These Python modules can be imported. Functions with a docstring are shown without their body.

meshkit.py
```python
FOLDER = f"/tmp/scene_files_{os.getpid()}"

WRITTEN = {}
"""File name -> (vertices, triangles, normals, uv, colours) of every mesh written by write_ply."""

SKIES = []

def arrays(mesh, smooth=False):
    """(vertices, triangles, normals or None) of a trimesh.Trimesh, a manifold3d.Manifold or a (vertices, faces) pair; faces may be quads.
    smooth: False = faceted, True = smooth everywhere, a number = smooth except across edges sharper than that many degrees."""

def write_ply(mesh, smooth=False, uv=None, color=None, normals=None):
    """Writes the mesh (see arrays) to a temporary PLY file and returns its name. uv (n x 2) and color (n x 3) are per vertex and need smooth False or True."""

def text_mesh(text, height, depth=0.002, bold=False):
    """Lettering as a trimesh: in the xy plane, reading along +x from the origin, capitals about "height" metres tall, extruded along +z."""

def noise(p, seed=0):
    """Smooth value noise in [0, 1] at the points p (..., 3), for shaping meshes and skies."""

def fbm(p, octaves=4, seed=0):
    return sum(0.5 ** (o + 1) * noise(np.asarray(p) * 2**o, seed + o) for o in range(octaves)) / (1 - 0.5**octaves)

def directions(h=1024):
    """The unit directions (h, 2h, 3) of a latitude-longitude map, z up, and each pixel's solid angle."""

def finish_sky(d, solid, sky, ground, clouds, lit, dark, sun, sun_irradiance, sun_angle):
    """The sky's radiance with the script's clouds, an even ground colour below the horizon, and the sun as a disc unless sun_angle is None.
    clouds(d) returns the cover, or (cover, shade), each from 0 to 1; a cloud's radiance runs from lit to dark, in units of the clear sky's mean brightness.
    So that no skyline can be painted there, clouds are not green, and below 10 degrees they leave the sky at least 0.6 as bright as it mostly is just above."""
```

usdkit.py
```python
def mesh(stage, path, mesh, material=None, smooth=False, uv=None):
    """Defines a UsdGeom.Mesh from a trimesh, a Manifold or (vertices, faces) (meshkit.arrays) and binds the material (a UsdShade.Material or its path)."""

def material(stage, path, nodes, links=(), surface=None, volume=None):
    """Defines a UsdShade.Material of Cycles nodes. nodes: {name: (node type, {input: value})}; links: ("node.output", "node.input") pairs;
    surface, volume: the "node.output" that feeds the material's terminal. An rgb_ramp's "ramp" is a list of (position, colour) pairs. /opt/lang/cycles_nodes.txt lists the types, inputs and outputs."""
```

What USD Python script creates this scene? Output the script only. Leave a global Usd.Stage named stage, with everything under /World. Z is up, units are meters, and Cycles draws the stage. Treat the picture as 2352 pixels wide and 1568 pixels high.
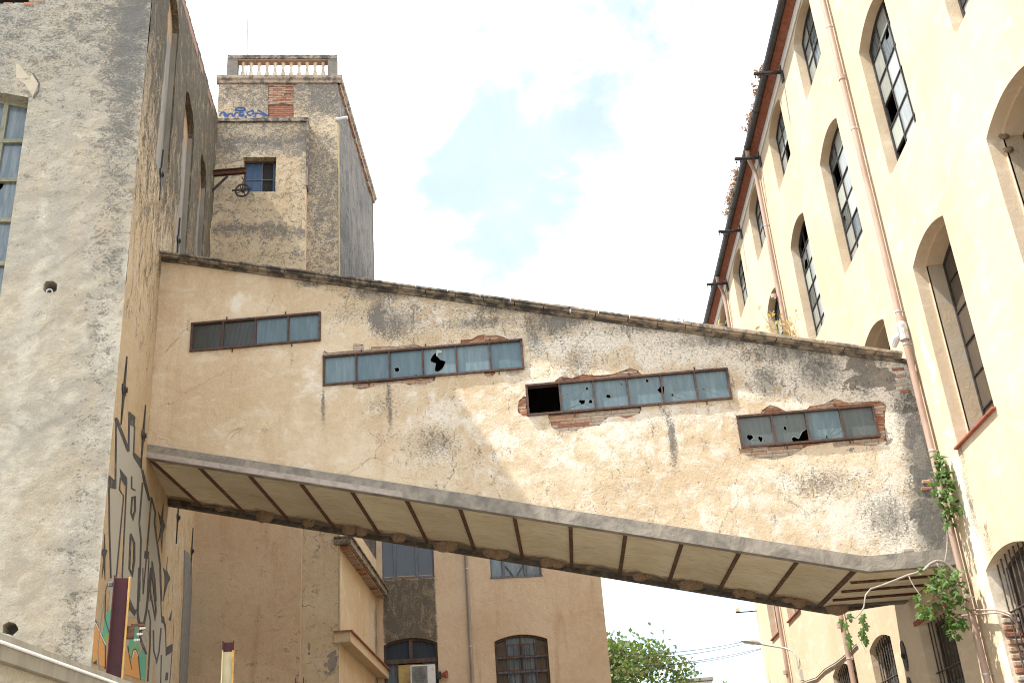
import math, random
import numpy as np
import trimesh
import shapely
from shapely.geometry import Polygon, LineString, Point, box as sbox
from shapely.ops import unary_union
from shapely import affinity
from scipy.spatial import Delaunay
import meshkit, usdkit
from pxr import Usd, UsdGeom, UsdLux, UsdShade, Gf, Sdf, Vt

stage = Usd.Stage.CreateInMemory()
UsdGeom.SetStageUpAxis(stage, UsdGeom.Tokens.z)
UsdGeom.SetStageMetersPerUnit(stage, 1.0)
W = UsdGeom.Xform.Define(stage, '/World')
stage.SetDefaultPrim(W.GetPrim())
UsdGeom.Scope.Define(stage, '/World/Looks')
RS = np.random.RandomState(7)
random.seed(7)

# ------------------------------------------------------------------ camera, sky, sun, exposure
EXPOSURE = 1.22
SUN_DIR = np.array([-1.0, -0.33, 1.85]); SUN_DIR /= np.linalg.norm(SUN_DIR)
SUN_I, SKY_S = 1.1, 0.13
PITCH, ROLL, YAW, FPX = math.radians(24.957), math.radians(-4.299), math.radians(1.399), 2527.6
EYE = np.array([0.0, 0.0, 1.6])
Fw = np.array([-math.sin(YAW)*math.cos(PITCH), math.cos(YAW)*math.cos(PITCH), math.sin(PITCH)])
R0 = np.array([math.cos(YAW), math.sin(YAW), 0.0]); U0 = np.cross(R0, Fw)
Rt = R0*math.cos(ROLL) + U0*math.sin(ROLL); Up = -R0*math.sin(ROLL) + U0*math.cos(ROLL)
cam = UsdGeom.Camera.Define(stage, '/World/camera')
cam.AddTransformOp().Set(Gf.Matrix4d(*Rt, 0, *Up, 0, *(-Fw), 0, *EYE, 1))
cam.CreateHorizontalApertureAttr(36.0); cam.CreateVerticalApertureAttr(36.0*682/1024)
cam.CreateFocalLengthAttr(36.0*FPX/2352)
cam.CreateClippingRangeAttr(Gf.Vec2f(0.05, 2000))
cam.CreateExposureAttr(EXPOSURE)

def M(name, nodes, links=(), surface=None, volume=None):
    return usdkit.material(stage, '/World/Looks/' + name, nodes, links, surface, volume)

class Graph:
    """small node graph writer: every call adds a node and returns its output name"""
    def __init__(s): s.n, s.l = {}, []
    def add(s, kind, out, **inp):
        name = 'n%d' % len(s.n); vals = {}
        s.n[name] = (kind, vals)
        for k, v in inp.items():
            if isinstance(v, str) and '.' in v and v.split('.')[0] in s.n: s.l.append((v, name + '.' + k))
            else: vals[k] = v
        return name + '.' + out
    def math(s, t, a, b=0.0, c=0.0, clamp=False): return s.add('math', 'value', math_type=t, value1=a, value2=b, value3=c, use_clamp=clamp)
    def noise(s, v, scale, detail=4, rough=0.55, dist=0.0): return s.add('noise_texture', 'fac', dimensions='3D', type='fBM', vector=v, scale=scale, detail=detail, roughness=rough, distortion=dist)
    def step(s, v, a, b, lo=0.0, hi=1.0): return s.add('map_range', 'result', range_type='smoothstep', value=v, from_min=a, from_max=b, to_min=lo, to_max=hi, clamp=True)
    def mix(s, f, a, b, t='mix'): return s.add('mix', 'color', mix_type=t, fac=f, color1=a, color2=b)
    def map(s, v, sc=(1, 1, 1), loc=(0, 0, 0), rot=(0, 0, 0)): return s.add('mapping', 'vector', mapping_type='point', vector=v, scale=sc, location=loc, rotation=rot)
    def done(s, name, surf, volume=None): return M(name, s.n, s.l, surface=surf, volume=volume)

def sky():
    g = Graph()
    elev = math.asin(SUN_DIR[2]); rota = math.atan2(SUN_DIR[0], SUN_DIR[1])
    sk = g.add('sky_texture', 'color', sky_type='single_scattering', sun_disc=False, sun_elevation=elev, sun_rotation=rota,
               altitude=100.0, air_density=1.0, aerosol_density=1.6, ozone_density=1.0)
    d = g.add('texture_coordinate', 'generated')
    p = g.map(d, sc=(1.0, 1.0, 2.0), loc=(0.35, 0.1, 0.0))
    n1 = g.noise(p, 4.2, 10, 0.60, 0.5)
    n2 = g.noise(g.map(d, loc=(2.3, .7, 1.1)), 11.0, 8, 0.62, 0.4)
    v = g.math('add', g.math('multiply', g.math('subtract', n1, 0.5), 2.3), g.math('add', 0.93, g.math('multiply', g.math('subtract', n2, 0.5), 1.3)))
    for (qx, qy, w, amt) in GAPS:        # the blue gaps of this afternoon's cloud cover
        t = Fw + ((qx - 1176)*Rt - (qy - 784)*Up)/FPX; t /= np.linalg.norm(t)
        dt = g.add('vector_math', 'value', math_type='dot_product', vector1=g.add('vector_math', 'vector', math_type='normalize', vector1=d), vector2=tuple(t))
        v = g.math('subtract', v, g.step(dt, math.cos(w), 1.0, 0.0, amt))
    cover = g.step(v, 0.22, 0.92, 0.30, 1.0)
    shade = g.step(n2, 0.3, 0.75, 0.82, 1.0)
    cl = g.mix(1.0, CLOUD, g.add('combine_color', 'color', color_type='rgb', r=shade, g=shade, b=shade), 'multiply')
    col = g.mix(cover, sk, cl)
    bg = g.add('background_shader', 'background', color=col, strength=SKY_S)
    return g.done('sky_look', bg)
CLOUD = (6.9, 7.5, 8.0)
GAPS = [(1235, 330, .11, .40), (1180, 450, .10, .34), (1050, 545, .10, .42), (1480, 1440, .22, .55), (1440, 160, .22, .16), (2600, 300, .3, .3), (-300, 700, .3, .3)]
dome = UsdLux.DomeLight.Define(stage, '/World/sky')
UsdShade.MaterialBindingAPI.Apply(dome.GetPrim()).Bind(sky())
dome.GetPrim().SetCustomDataByKey('kind', 'structure'); dome.GetPrim().SetCustomDataByKey('label', 'bright hazy summer sky with white cloud and pale blue gaps')
sun = UsdLux.DistantLight.Define(stage, '/World/sun')
sun.CreateIntensityAttr(SUN_I); sun.CreateAngleAttr(0.6); sun.CreateNormalizeAttr(True)
sun.CreateColorAttr(Gf.Vec3f(1.0, 0.95, 0.86))
zz = SUN_DIR; xx = np.cross([0, 0, 1.0], zz); xx /= np.linalg.norm(xx); yy = np.cross(zz, xx)
sun.AddTransformOp().Set(Gf.Matrix4d(*xx, 0, *yy, 0, *zz, 0, 0, 0, 60, 1))

# ------------------------------------------------------------------ helpers: pixels to points of known planes (photograph read at 2352 x 1568)
def ray(x, y): return Fw + ((x - 1176)*Rt - (y - 784)*Up)/FPX
def on(x, y, n, p0):
    d = ray(x, y); n = np.array(n, float)
    return EYE + d*(n @ (np.array(p0, float) - EYE))/(n @ d)
def atY(x, y, Y): return on(x, y, [0, 1, 0], [0, Y, 0])
def atX(x, y, X): return on(x, y, [1, 0, 0], [X, 0, 0])

used = {}
def numbered(path):
    k = used.get(path, 0); used[path] = k + 1
    return path if k == 0 else '%s_%03d' % (path, k)
LOC = {}
def put(prim, **kw):
    for k, v in kw.items():
        if v is not None: prim.SetCustomDataByKey(k, v)
    return prim
def thing(name, label, category, loc=(0, 0, 0), group=None, kind=None):
    x = UsdGeom.Xform.Define(stage, numbered('/World/' + name)); x.AddTranslateOp().Set(Gf.Vec3d(*map(float, loc)))
    LOC[str(x.GetPath())] = np.array(loc, float)
    return put(x.GetPrim(), label=label, category=category, group=group, kind=kind)
def obj(name, mesh, mat, parent=None, smooth=False, label=None, attrs=None, kind=None, category=None, group=None):
    pp = str(parent.GetPath()) if parent is not None else '/World'
    path = numbered(pp + '/' + name)
    if hasattr(mesh, 'vertices'): mesh = (np.asarray(mesh.vertices), np.asarray(mesh.faces))
    v, f = np.asarray(mesh[0], float), np.asarray(mesh[1], int)
    root = '/'.join(pp.split('/')[:3])
    if root in LOC: v = v - LOC[root]
    if not attrs:
        keep = np.unique(f); 
        if len(keep) < len(v): re_ = np.zeros(len(v), int); re_[keep] = np.arange(len(keep)); v, f = v[keep], re_[f]
    m = usdkit.mesh(stage, path, (v, f), mat, smooth=smooth)
    if attrs:
        api = UsdGeom.PrimvarsAPI(m)
        for k, a in attrs.items():
            api.CreatePrimvar(k, Sdf.ValueTypeNames.FloatArray, 'vertex').Set(Vt.FloatArray.FromNumpy(np.asarray(a, np.float32)))
    return put(m.GetPrim(), label=label, kind=kind, category=category, group=group)
def copy_of(src, loc, label, rotz=0.0, scale=1.0):
    x = UsdGeom.Xform.Define(stage, numbered('/World/' + src.GetName().split('_0')[0]))
    x.GetPrim().GetReferences().AddInternalReference(src.GetPath())
    xf = UsdGeom.Xformable(x); xf.ClearXformOpOrder()
    xf.AddTransformOp(opSuffix='place').Set(Gf.Matrix4d(scale*math.cos(rotz), scale*math.sin(rotz), 0, 0, -scale*math.sin(rotz), scale*math.cos(rotz), 0, 0, 0, 0, scale, 0, *map(float, loc), 1))
    x.GetPrim().SetInstanceable(True)
    return put(x.GetPrim(), label=label)

class MB:
    def __init__(s): s.v, s.f, s.k = [], [], 0
    def add(s, v, f):
        v = np.asarray(v, float); f = np.asarray(f, int)
        if f.shape[1] == 4: f = np.vstack([f[:, [0, 1, 2]], f[:, [0, 2, 3]]])
        s.v.append(v); s.f.append(f + s.k); s.k += len(v); return s
    def box(s, c, size, ax=None, bevel=0.0):
        h = np.array(size, float)/2; ax = np.eye(3) if ax is None else np.array(ax, float)
        if bevel > 0 and bevel < h.min():
            pts = []
            for i in range(8):
                sg = np.array([1 if i & 1 else -1, 1 if i & 2 else -1, 1 if i & 4 else -1])
                for k in range(3):
                    q = sg*(h - bevel); q[k] = sg[k]*h[k]; pts.append(q)
            hull = trimesh.Trimesh(np.array(pts), process=False).convex_hull
            return s.add(np.asarray(hull.vertices) @ ax + np.array(c, float), hull.faces)
        p = np.array([[x, y, z] for x in (-1, 1) for y in (-1, 1) for z in (-1, 1)])*h
        f = [[0, 1, 3, 2], [4, 6, 7, 5], [0, 4, 5, 1], [2, 3, 7, 6], [0, 2, 6, 4], [1, 5, 7, 3]]
        return s.add(p @ ax + np.array(c, float), f)
    def bar(s, p, q, w, h=None, up=(0, 0, 1), bevel=0.0):
        p, q = np.array(p, float), np.array(q, float); d = q - p; L = np.linalg.norm(d); d /= L
        u = np.array(up, float)
        if abs(d @ u) > 0.98: u = np.array([0, 1.0, 0])
        a = np.cross(d, u); a /= np.linalg.norm(a); b = np.cross(a, d)
        return s.box((p + q)/2, (L, w, h or w), [d, a, b], bevel)
    def tube(s, pts, r, n=8, closed=False):
        pts = np.array(pts, float); m = len(pts); r = np.broadcast_to(r, m)
        t = np.gradient(pts, axis=0) if not closed else np.roll(pts, -1, 0) - np.roll(pts, 1, 0)
        t /= np.linalg.norm(t, axis=1, keepdims=True) + 1e-12
        ref = np.array([0.31, 0.2, 0.93]); a = np.cross(t, ref); a /= np.linalg.norm(a, axis=1, keepdims=True) + 1e-12; b = np.cross(t, a)
        th = np.arange(n)*2*np.pi/n
        v = pts[:, None] + r[:, None, None]*(np.cos(th)[None, :, None]*a[:, None] + np.sin(th)[None, :, None]*b[:, None])
        f = []
        for i in range(m if closed else m - 1):
            j = (i + 1) % m
            for k in range(n):
                l = (k + 1) % n; f.append([i*n + k, i*n + l, j*n + l, j*n + k])
        s.add(v.reshape(-1, 3), f)
        if not closed:
            for e, o in ((0, 1), (m - 1, -1)):
                ring = [e*n + k for k in range(n)][::-o]
                s.f.append(np.array([[ring[0], ring[k], ring[k + 1]] for k in range(1, n - 1)]) + s.k - m*n)
        return s
    def lathe(s, prof, c, n=12, axis=(0, 0, 1)):
        ax = np.array(axis, float); ax /= np.linalg.norm(ax); a = np.cross(ax, [0.3, 0.9, 0.1]); a /= np.linalg.norm(a); b = np.cross(ax, a)
        th = np.arange(n)*2*np.pi/n; v = []
        for r, z in prof: v.append(np.array(c) + z*ax + r*(np.cos(th)[:, None]*a + np.sin(th)[:, None]*b))
        f = [[i*n + k, i*n + (k + 1) % n, (i + 1)*n + (k + 1) % n, (i + 1)*n + k] for i in range(len(prof) - 1) for k in range(n)]
        return s.add(np.vstack(v), f)
    def prism(s, poly, o, eu, ev, n, d0, d1):
        """a polygon (u, v) of the plane o + u eu + v ev, extruded along n from d0 to d1"""
        for g in getattr(poly, 'geoms', [poly]):
            if g.is_empty or g.geom_type != 'Polygon' or g.area < 1e-6: continue
            m = trimesh.creation.extrude_polygon(g, d1 - d0, engine='earcut')
            p = np.asarray(m.vertices)
            s.add(np.array(o) + p[:, :1]*np.array(eu) + p[:, 1:2]*np.array(ev) + (p[:, 2:3] + d0)*np.array(n), m.faces)
        return s
    def get(s): return np.vstack(s.v), np.vstack(s.f)

def densify(ring, sp):
    pts = np.asarray(ring.coords)[:-1]; out = []
    for i in range(len(pts)):
        a, b = pts[i], pts[(i + 1) % len(pts)]; k = max(1, int(math.ceil(np.linalg.norm(b - a)/sp)))
        for j in range(k): out.append(a + (b - a)*j/k)
    return np.array(out)
def sheet(poly, sp, seed=0):
    """triangulated polygon: (points, triangles, rings of indices)"""
    rs = np.random.RandomState(seed); rings, P, k = [], [], 0
    for r in [poly.exterior] + list(poly.interiors):
        q = densify(r, sp*0.8); rings.append(np.arange(k, k + len(q))); P.append(q); k += len(q)
    x0, y0, x1, y1 = poly.bounds
    gx, gy = np.meshgrid(np.arange(x0, x1, sp), np.arange(y0, y1, sp*0.87)); gx[1::2] += sp/2
    q = np.stack([gx.ravel(), gy.ravel()], 1) + rs.uniform(-.12, .12, (gx.size, 2))*sp
    inner = poly.buffer(-0.45*sp)
    shapely.prepare(inner); shapely.prepare(poly)
    P.append(q[shapely.contains_xy(inner, q[:, 0], q[:, 1])])
    P = np.vstack(P); t = Delaunay(P).simplices
    c = P[t].mean(1); t = t[shapely.contains_xy(poly, c[:, 0], c[:, 1])]
    a, b, cc = P[t[:, 0]], P[t[:, 1]], P[t[:, 2]]
    ar = (b[:, 0] - a[:, 0])*(cc[:, 1] - a[:, 1]) - (b[:, 1] - a[:, 1])*(cc[:, 0] - a[:, 0])
    t = t[np.abs(ar) > 1e-9]; ar = ar[np.abs(ar) > 1e-9]
    t[ar < 0] = t[ar < 0][:, ::-1]
    return P, t, rings
def wall(name, parent, mat, o, eu, ev, poly, sp, depth=0.2, amp=0.0, freq=3.0, mask=None, attrs=None, seed=0, smooth=True, dmap=None, label=None):
    """a plastered wall: a relief sheet with the reveals of its openings, one mesh"""
    o, eu, ev = (np.array(a, float) for a in (o, eu, ev)); n = np.cross(eu, ev)
    P, t, rings = sheet(poly, sp, seed)
    X = o + P[:, :1]*eu + P[:, 1:2]*ev
    d = np.zeros(len(P))
    if amp > 0:
        d = amp*((meshkit.fbm(X*freq*0.35, 3, seed) - .5)*1.6 + (meshkit.fbm(X*freq*2.0, 4, seed + 9) - .5)*0.9)
        if mask is not None: d *= mask(P[:, 0], P[:, 1])
    X = X + d[:, None]*n
    V, F = [X], [t]; k = len(X); idx = [np.arange(len(P))]
    for hi, r in enumerate(rings[1:]):
        dd = depth[hi] if isinstance(depth, (list, tuple)) else depth
        if dd <= 0: continue
        front = X[r]; back = (o + P[r][:, :1]*eu + P[r][:, 1:2]*ev) - dd*n; m = len(r)
        V += [front, back]; i = np.arange(m); j = (i + 1) % m
        F.append(np.vstack([np.stack([k + i, k + j, k + m + j], 1), np.stack([k + i, k + m + j, k + m + i], 1)]))
        k += 2*m; idx += [r, r]
    V, F, idx = np.vstack(V), np.vstack(F), np.concatenate(idx)
    at = {q: np.asarray(fn(P[:, 0], P[:, 1]), float)[idx] for q, fn in (attrs or {}).items()}
    return obj(name, (V, F), mat, parent, smooth=smooth, attrs=at, label=label)
def blobs(lst, X, Z, px=0.0068):
    """gaussian patches given as (photo x, photo y, rx, ry, weight) on the walkway wall"""
    out = np.zeros(len(X))
    for (a, b, rx, ry, w) in lst:
        c = atY(a, b, 17.0)
        out = np.maximum(out, w*np.exp(-(((X - c[0])/(rx*px))**2 + ((Z - c[2])/(ry*px))**2)))
    return out
def ss(x, a, b): t = np.clip((np.asarray(x) - a)/(b - a), 0, 1); return t*t*(3 - 2*t)
def rag(poly, amp, freq, sp, seed):
    q = densify(poly.exterior, sp); c = np.array(poly.centroid.coords[0]); d = q - c; L = np.linalg.norm(d, axis=1, keepdims=True)
    n = meshkit.fbm(np.c_[q*freq, np.full(len(q), seed*3.7)], 3, seed) - .5
    return Polygon(q + d/np.maximum(L, 1e-6)*n[:, None]*2*amp).buffer(0)

# ------------------------------------------------------------------ materials
def plaster(name, a, b, dark=(.10, .095, .085), lime=(.66, .61, .53), under=(.30, .265, .225), streak=(.42, .29, .17), streak_w=.5,
            mold=-.4, limew=-.4, peel=-.6, crack=.3, crack_sc=.9, fine=1.0, scale=1.0, moldcol_w=.85, bump=1.0, band=(1, 1, .45), spk=0.0, cw=1.0, mcon=1.0):
    g = Graph(); P = g.add('geometry', 'position')
    if scale != 1.0: P = g.map(P, sc=(scale,)*3)
    A = lambda nm: g.add('attribute', 'fac', attribute=nm)
    n1 = g.noise(P, .55, 6, .6, .3); n3 = g.noise(P, 7.0, 9, .68, .4)
    col = g.mix(g.step(g.math('add', n1, g.math('multiply', g.math('subtract', n3, .5), .5)), .36, .64), a, b)
    n2 = g.noise(g.map(P, sc=(1, 1, .13)), 3.2, 6, .6, .2)
    col = g.mix(g.math('multiply', g.step(n2, .52, .74), streak_w), col, streak)
    n2b = g.noise(g.map(P, sc=(1, 1, 2.5), loc=(3, 1, 7)), 1.6, 7, .65, .6)
    col = g.mix(g.math('multiply', g.step(n2b, .5, .72), .38), col, lime)
    # whitewash remains
    nl = g.noise(g.map(P, loc=(11, 5, 2)), 3.4, 10, .7, .5)
    ml = g.step(g.math('add', g.math('add', A('lime'), limew), g.math('multiply', g.math('subtract', nl, .5), 2.6)), .02, .62)
    col = g.mix(g.math('multiply', ml, .75), col, lime)
    # fallen plaster, the render below shows
    npn = g.noise(g.map(P, loc=(1, 9, 4)), 2.6, 9, .62, .6)
    mp = g.step(g.math('add', g.math('add', A('peel'), peel), g.math('multiply', g.math('subtract', npn, .5), 2.8)), .18, .21)
    ucol = g.mix(g.step(g.noise(P, 5.0, 6, .6), .35, .7), under, tuple(c*.72 for c in under))
    col = g.mix(mp, col, ucol)
    # black mould in grains and smears
    nm = g.noise(g.map(P, sc=band, loc=(4, 2, 8)), 5.6, 12, .80, .7)
    nf = g.noise(P, 30.0, 6, .78)
    mm = g.step(g.math('add', g.math('add', A('mold'), mold), g.math('add', g.math('multiply', g.math('subtract', nm, .5), 4.4*mcon), g.math('multiply', g.math('subtract', nf, .5), 3.4*mcon))), .30 - .22*(1 - mcon), .62 + .15*(1 - mcon))
    col = g.mix(g.math('multiply', mm, moldcol_w), col, dark)
    nsp = g.noise(g.map(P, sc=(1, 1, 2.0), loc=(7, 3, 1)), 20.0, 8, .75, .6)
    msp = g.step(g.math('add', nsp, g.math('multiply', g.math('add', A('mold'), spk), .40)), .68, .76)
    col = g.mix(g.math('multiply', msp, .62), col, dark)
    # hair cracks
    wv = g.add('vector_math', 'vector', math_type='add', vector1=P, vector2=g.add('vector_math', 'vector', math_type='scale', vector1=g.add('noise_texture', 'color', dimensions='3D', type='fBM', vector=P, scale=2.5, detail=6, roughness=.7), scale=.5))
    vo = g.add('voronoi_texture', 'distance', dimensions='3D', feature='distance_to_edge', vector=wv, scale=crack_sc)
    mc = g.math('multiply', g.step(vo, .001*cw, .0045*cw, 1.0, 0.0), g.math('multiply', g.step(g.noise(P, 1.1, 3), .48, .6), crack))
    col = g.mix(mc, col, tuple(c*.5 for c in dark))
    gr = g.noise(P, 85.0, 3, .6)
    gv = g.step(gr, .25, .75, .84, 1.12)
    col = g.mix(1.0, col, g.add('combine_color', 'color', color_type='rgb', r=gv, g=gv, b=gv), 'multiply')
    h = g.math('multiply', nf, .010*fine)
    h = g.math('add', h, g.math('multiply', gr, .004*fine))
    h = g.math('add', h, g.math('multiply', n3, .022*fine))
    h = g.math('add', h, g.math('multiply', g.math('subtract', 1.0, mp), .012))
    h = g.math('subtract', h, g.math('multiply', mc, .01))
    h = g.math('add', h, g.math('multiply', g.math('multiply', mm, nf), .012))
    nb = g.add('bump', 'normal', height=h, strength=.9*bump, distance=1.0)
    s = g.add('principled_bsdf', 'BSDF', base_color=col, roughness=.93, specular_ior_level=.15, normal=nb)
    return g.done(name, s)
def simple(name, col, col2=None, rough=.6, metal=0.0, scale=6.0, spec=.4, bump=0.0, streaks=False, lo=.4, hi=.65):
    g = Graph(); P = g.add('geometry', 'position')
    n = g.noise(g.map(P, sc=(1, 1, .2)) if streaks else P, scale, 7, .65, .3)
    c = g.mix(g.step(n, lo, hi), col, col2 if col2 is not None else tuple(x*.7 for x in col))
    kw = {}
    if bump: kw['normal'] = g.add('bump', 'normal', height=g.math('multiply', n, bump), strength=.8, distance=1.0)
    s = g.add('principled_bsdf', 'BSDF', base_color=c, roughness=rough, metallic=metal, specular_ior_level=spec, **kw)
    return g.done(name, s)
def glass(name, tint, opac, rough=.12, dirt=.5, dirtcol=(.35, .36, .33), streaks=True, spec=.5, bump=0.0, ribs=0.0):
    """a pane: partly see-through with fresnel reflection and a film of dirt"""
    g = Graph(); P = g.add('geometry', 'position')
    n = g.noise(g.map(P, sc=(1, 1, .15)) if streaks else P, 14.0, 6, .65, .2)
    n0 = g.noise(P, 2.2, 4, .6)
    c = g.mix(g.math('multiply', g.step(n, .38, .7), dirt), tint, dirtcol)
    kw = {}
    hh = g.math('multiply', n0, bump)
    if ribs: 
        wv = g.add('wave_texture', 'fac', wave_type='bands', bands_direction='x', vector=P, scale=22.0, distortion=1.2, detail=2.0, detail_scale=3.0)
        hh = g.math('add', hh, g.math('multiply', wv, ribs))
    if bump or ribs: kw['normal'] = g.add('bump', 'normal', height=hh, strength=.7, distance=1.0)
    p = g.add('principled_bsdf', 'BSDF', base_color=c, roughness=rough, specular_ior_level=spec, **kw)
    if opac >= 1: return g.done(name, p)
    t = g.add('transparent_bsdf', 'BSDF', color=(.8, .86, .86))
    f = g.add('fresnel', 'fac', IOR=1.5)
    k = g.math('add', g.math('multiply', g.step(n, .35, .7), .25*dirt), g.math('add', opac, f), clamp=True)
    s = g.add('mix_closure', 'closure', fac=k, closure1=t, closure2=p)
    return g.done(name, s)

OCH = (.56, .40, .235); OCH2 = (.60, .455, .29)
m_bridge = plaster('plaster_walkway', (.55, .43, .292), (.65, .54, .40), dark=(.165, .158, .148), moldcol_w=.68, lime=(.76, .72, .65), streak=(.46, .31, .18), mold=-.46, limew=-.20, peel=-.60, crack=.6, streak_w=.35, spk=.04)
m_left = plaster('plaster_left_front', (.38, .325, .245), (.325, .298, .25), dark=(.125, .124, .118), lime=(.48, .44, .365), mcon=.62, mold=-.16, limew=-.15, peel=-1.2, crack=.25, streak=(.44, .34, .22), streak_w=.25, band=(.7, .7, 1.2), fine=1.3, spk=-.05, moldcol_w=.78)
m_side = plaster('plaster_left_side', (.50, .36, .21), (.56, .43, .28), dark=(.10, .09, .07), lime=(.60, .54, .44), mold=-.30, limew=-.25, peel=-1.2, crack=.3, streak_w=.4, band=(.6, .6, .3), bump=1.6)
m_tower = plaster('plaster_tower', (.50, .385, .25), (.57, .46, .32), dark=(.16, .155, .15), lime=(.56, .49, .39), mold=-.10, limew=-.36, peel=-.85, crack=.8, crack_sc=1.5, cw=2.2, band=(.9, .9, 1.1), moldcol_w=.74, spk=.05)
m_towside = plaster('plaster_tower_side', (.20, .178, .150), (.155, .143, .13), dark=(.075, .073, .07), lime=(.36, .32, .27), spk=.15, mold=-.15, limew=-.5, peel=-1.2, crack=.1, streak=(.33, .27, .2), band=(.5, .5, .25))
m_rear = plaster('plaster_rear', (.53, .385, .26), (.60, .465, .33), dark=(.10, .09, .075), lime=(.56, .46, .34), under=(.33, .25, .18), spk=-.15, mold=-.52, limew=-.45, peel=-.95, crack=.2, streak=(.40, .25, .15), streak_w=.6)
m_yel = plaster('plaster_rear_side', (.54, .405, .25), (.59, .46, .31), mold=-.7, limew=-.5, peel=-1.0, crack=.2, streak_w=.4)
m_right = plaster('plaster_right', (.56, .435, .30), (.60, .49, .36), dark=(.17, .15, .13), lime=(.78, .70, .58), under=(.50, .43, .36), streak=(.64, .49, .33), streak_w=.5, spk=-.6, mold=-.98, limew=-.75, peel=-1.05, crack=.10, fine=.5, bump=.6)
m_conc = simple('concrete_beam', (.30, .268, .228), (.17, .155, .135), .88, scale=3.5, bump=.03, lo=.36, hi=.66)
m_coping = simple('mossy_coping', (.27, .225, .175), (.065, .06, .055), .9, scale=5, bump=.03, lo=.40, hi=.58)
m_coping2 = simple('pale_coping', (.34, .27, .20), (.11, .10, .085), .9, scale=6, bump=.03, lo=.42, hi=.64)
m_frame = simple('rusty_frame', (.062, .04, .034), (.12, .065, .048), .75, scale=18, spec=.3)
m_joist = simple('rusty_joist', (.075, .035, .02), (.19, .115, .06), .85, scale=9, lo=.5, hi=.72)
m_rbeam = simple('old_rear_beam', (.055, .043, .032), (.12, .10, .075), .9, scale=6, bump=.01)
m_iron = simple('black_iron', (.022, .021, .022), (.06, .045, .038), .6, scale=15, spec=.4)
m_rust = simple('rust_iron', (.07, .032, .02), (.13, .06, .03), .8, scale=22)
m_gutter = simple('dark_gutter', (.028, .027, .030), (.05, .045, .045), .5, scale=9)
m_eave = simple('red_eave', (.22, .062, .035), (.29, .12, .075), .85, scale=12)
m_white = simple('limewashed_band', (.68, .66, .60), (.60, .57, .50), .9, scale=5)
m_pipe = simple('drainpipe_clay', (.42, .30, .24), (.31, .21, .165), .55, scale=5, streaks=True)
m_pipeg = simple('drainpipe_grey', (.30, .245, .20), (.22, .175, .14), .6, scale=5, streaks=True)
m_zinc = simple('zinc_joint', (.55, .53, .52), (.36, .34, .33), .5, metal=.4, scale=10)
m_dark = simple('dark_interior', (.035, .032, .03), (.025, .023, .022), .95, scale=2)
m_room = simple('room_wall', (.16, .14, .12), (.10, .09, .08), .95, scale=1.5)
m_roof = simple('roof_tile', (.30, .15, .09), (.18, .10, .07), .9, scale=3)
m_paint = {k: simple('graffiti_' + k, c, tuple(x*.55 + y*.45 for x, y in zip(c, (.42, .33, .21))), .8, scale=7, lo=.54, hi=.72) for k, c in dict(
    grey=(.37, .345, .285), black=(.05, .046, .047), teal=(.10, .36, .26), green=(.20, .38, .10), orange=(.60, .29, .085), ochre=(.56, .33, .13), blue=(.012, .055, .20), white=(.72, .72, .68)).items()}
m_cement = simple('cement_patch', (.20, .195, .18), (.15, .147, .14), .9, scale=6, bump=.006)
BR = [simple('brick_%s' % k, c, tuple(x*.72 for x in c), .92, scale=14, bump=.006) for k, c in (('orange', (.37, .17, .10)), ('red', (.32, .145, .10)), ('pale', (.43, .27, .185)), ('limed', (.44, .36, .29)))]
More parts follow.
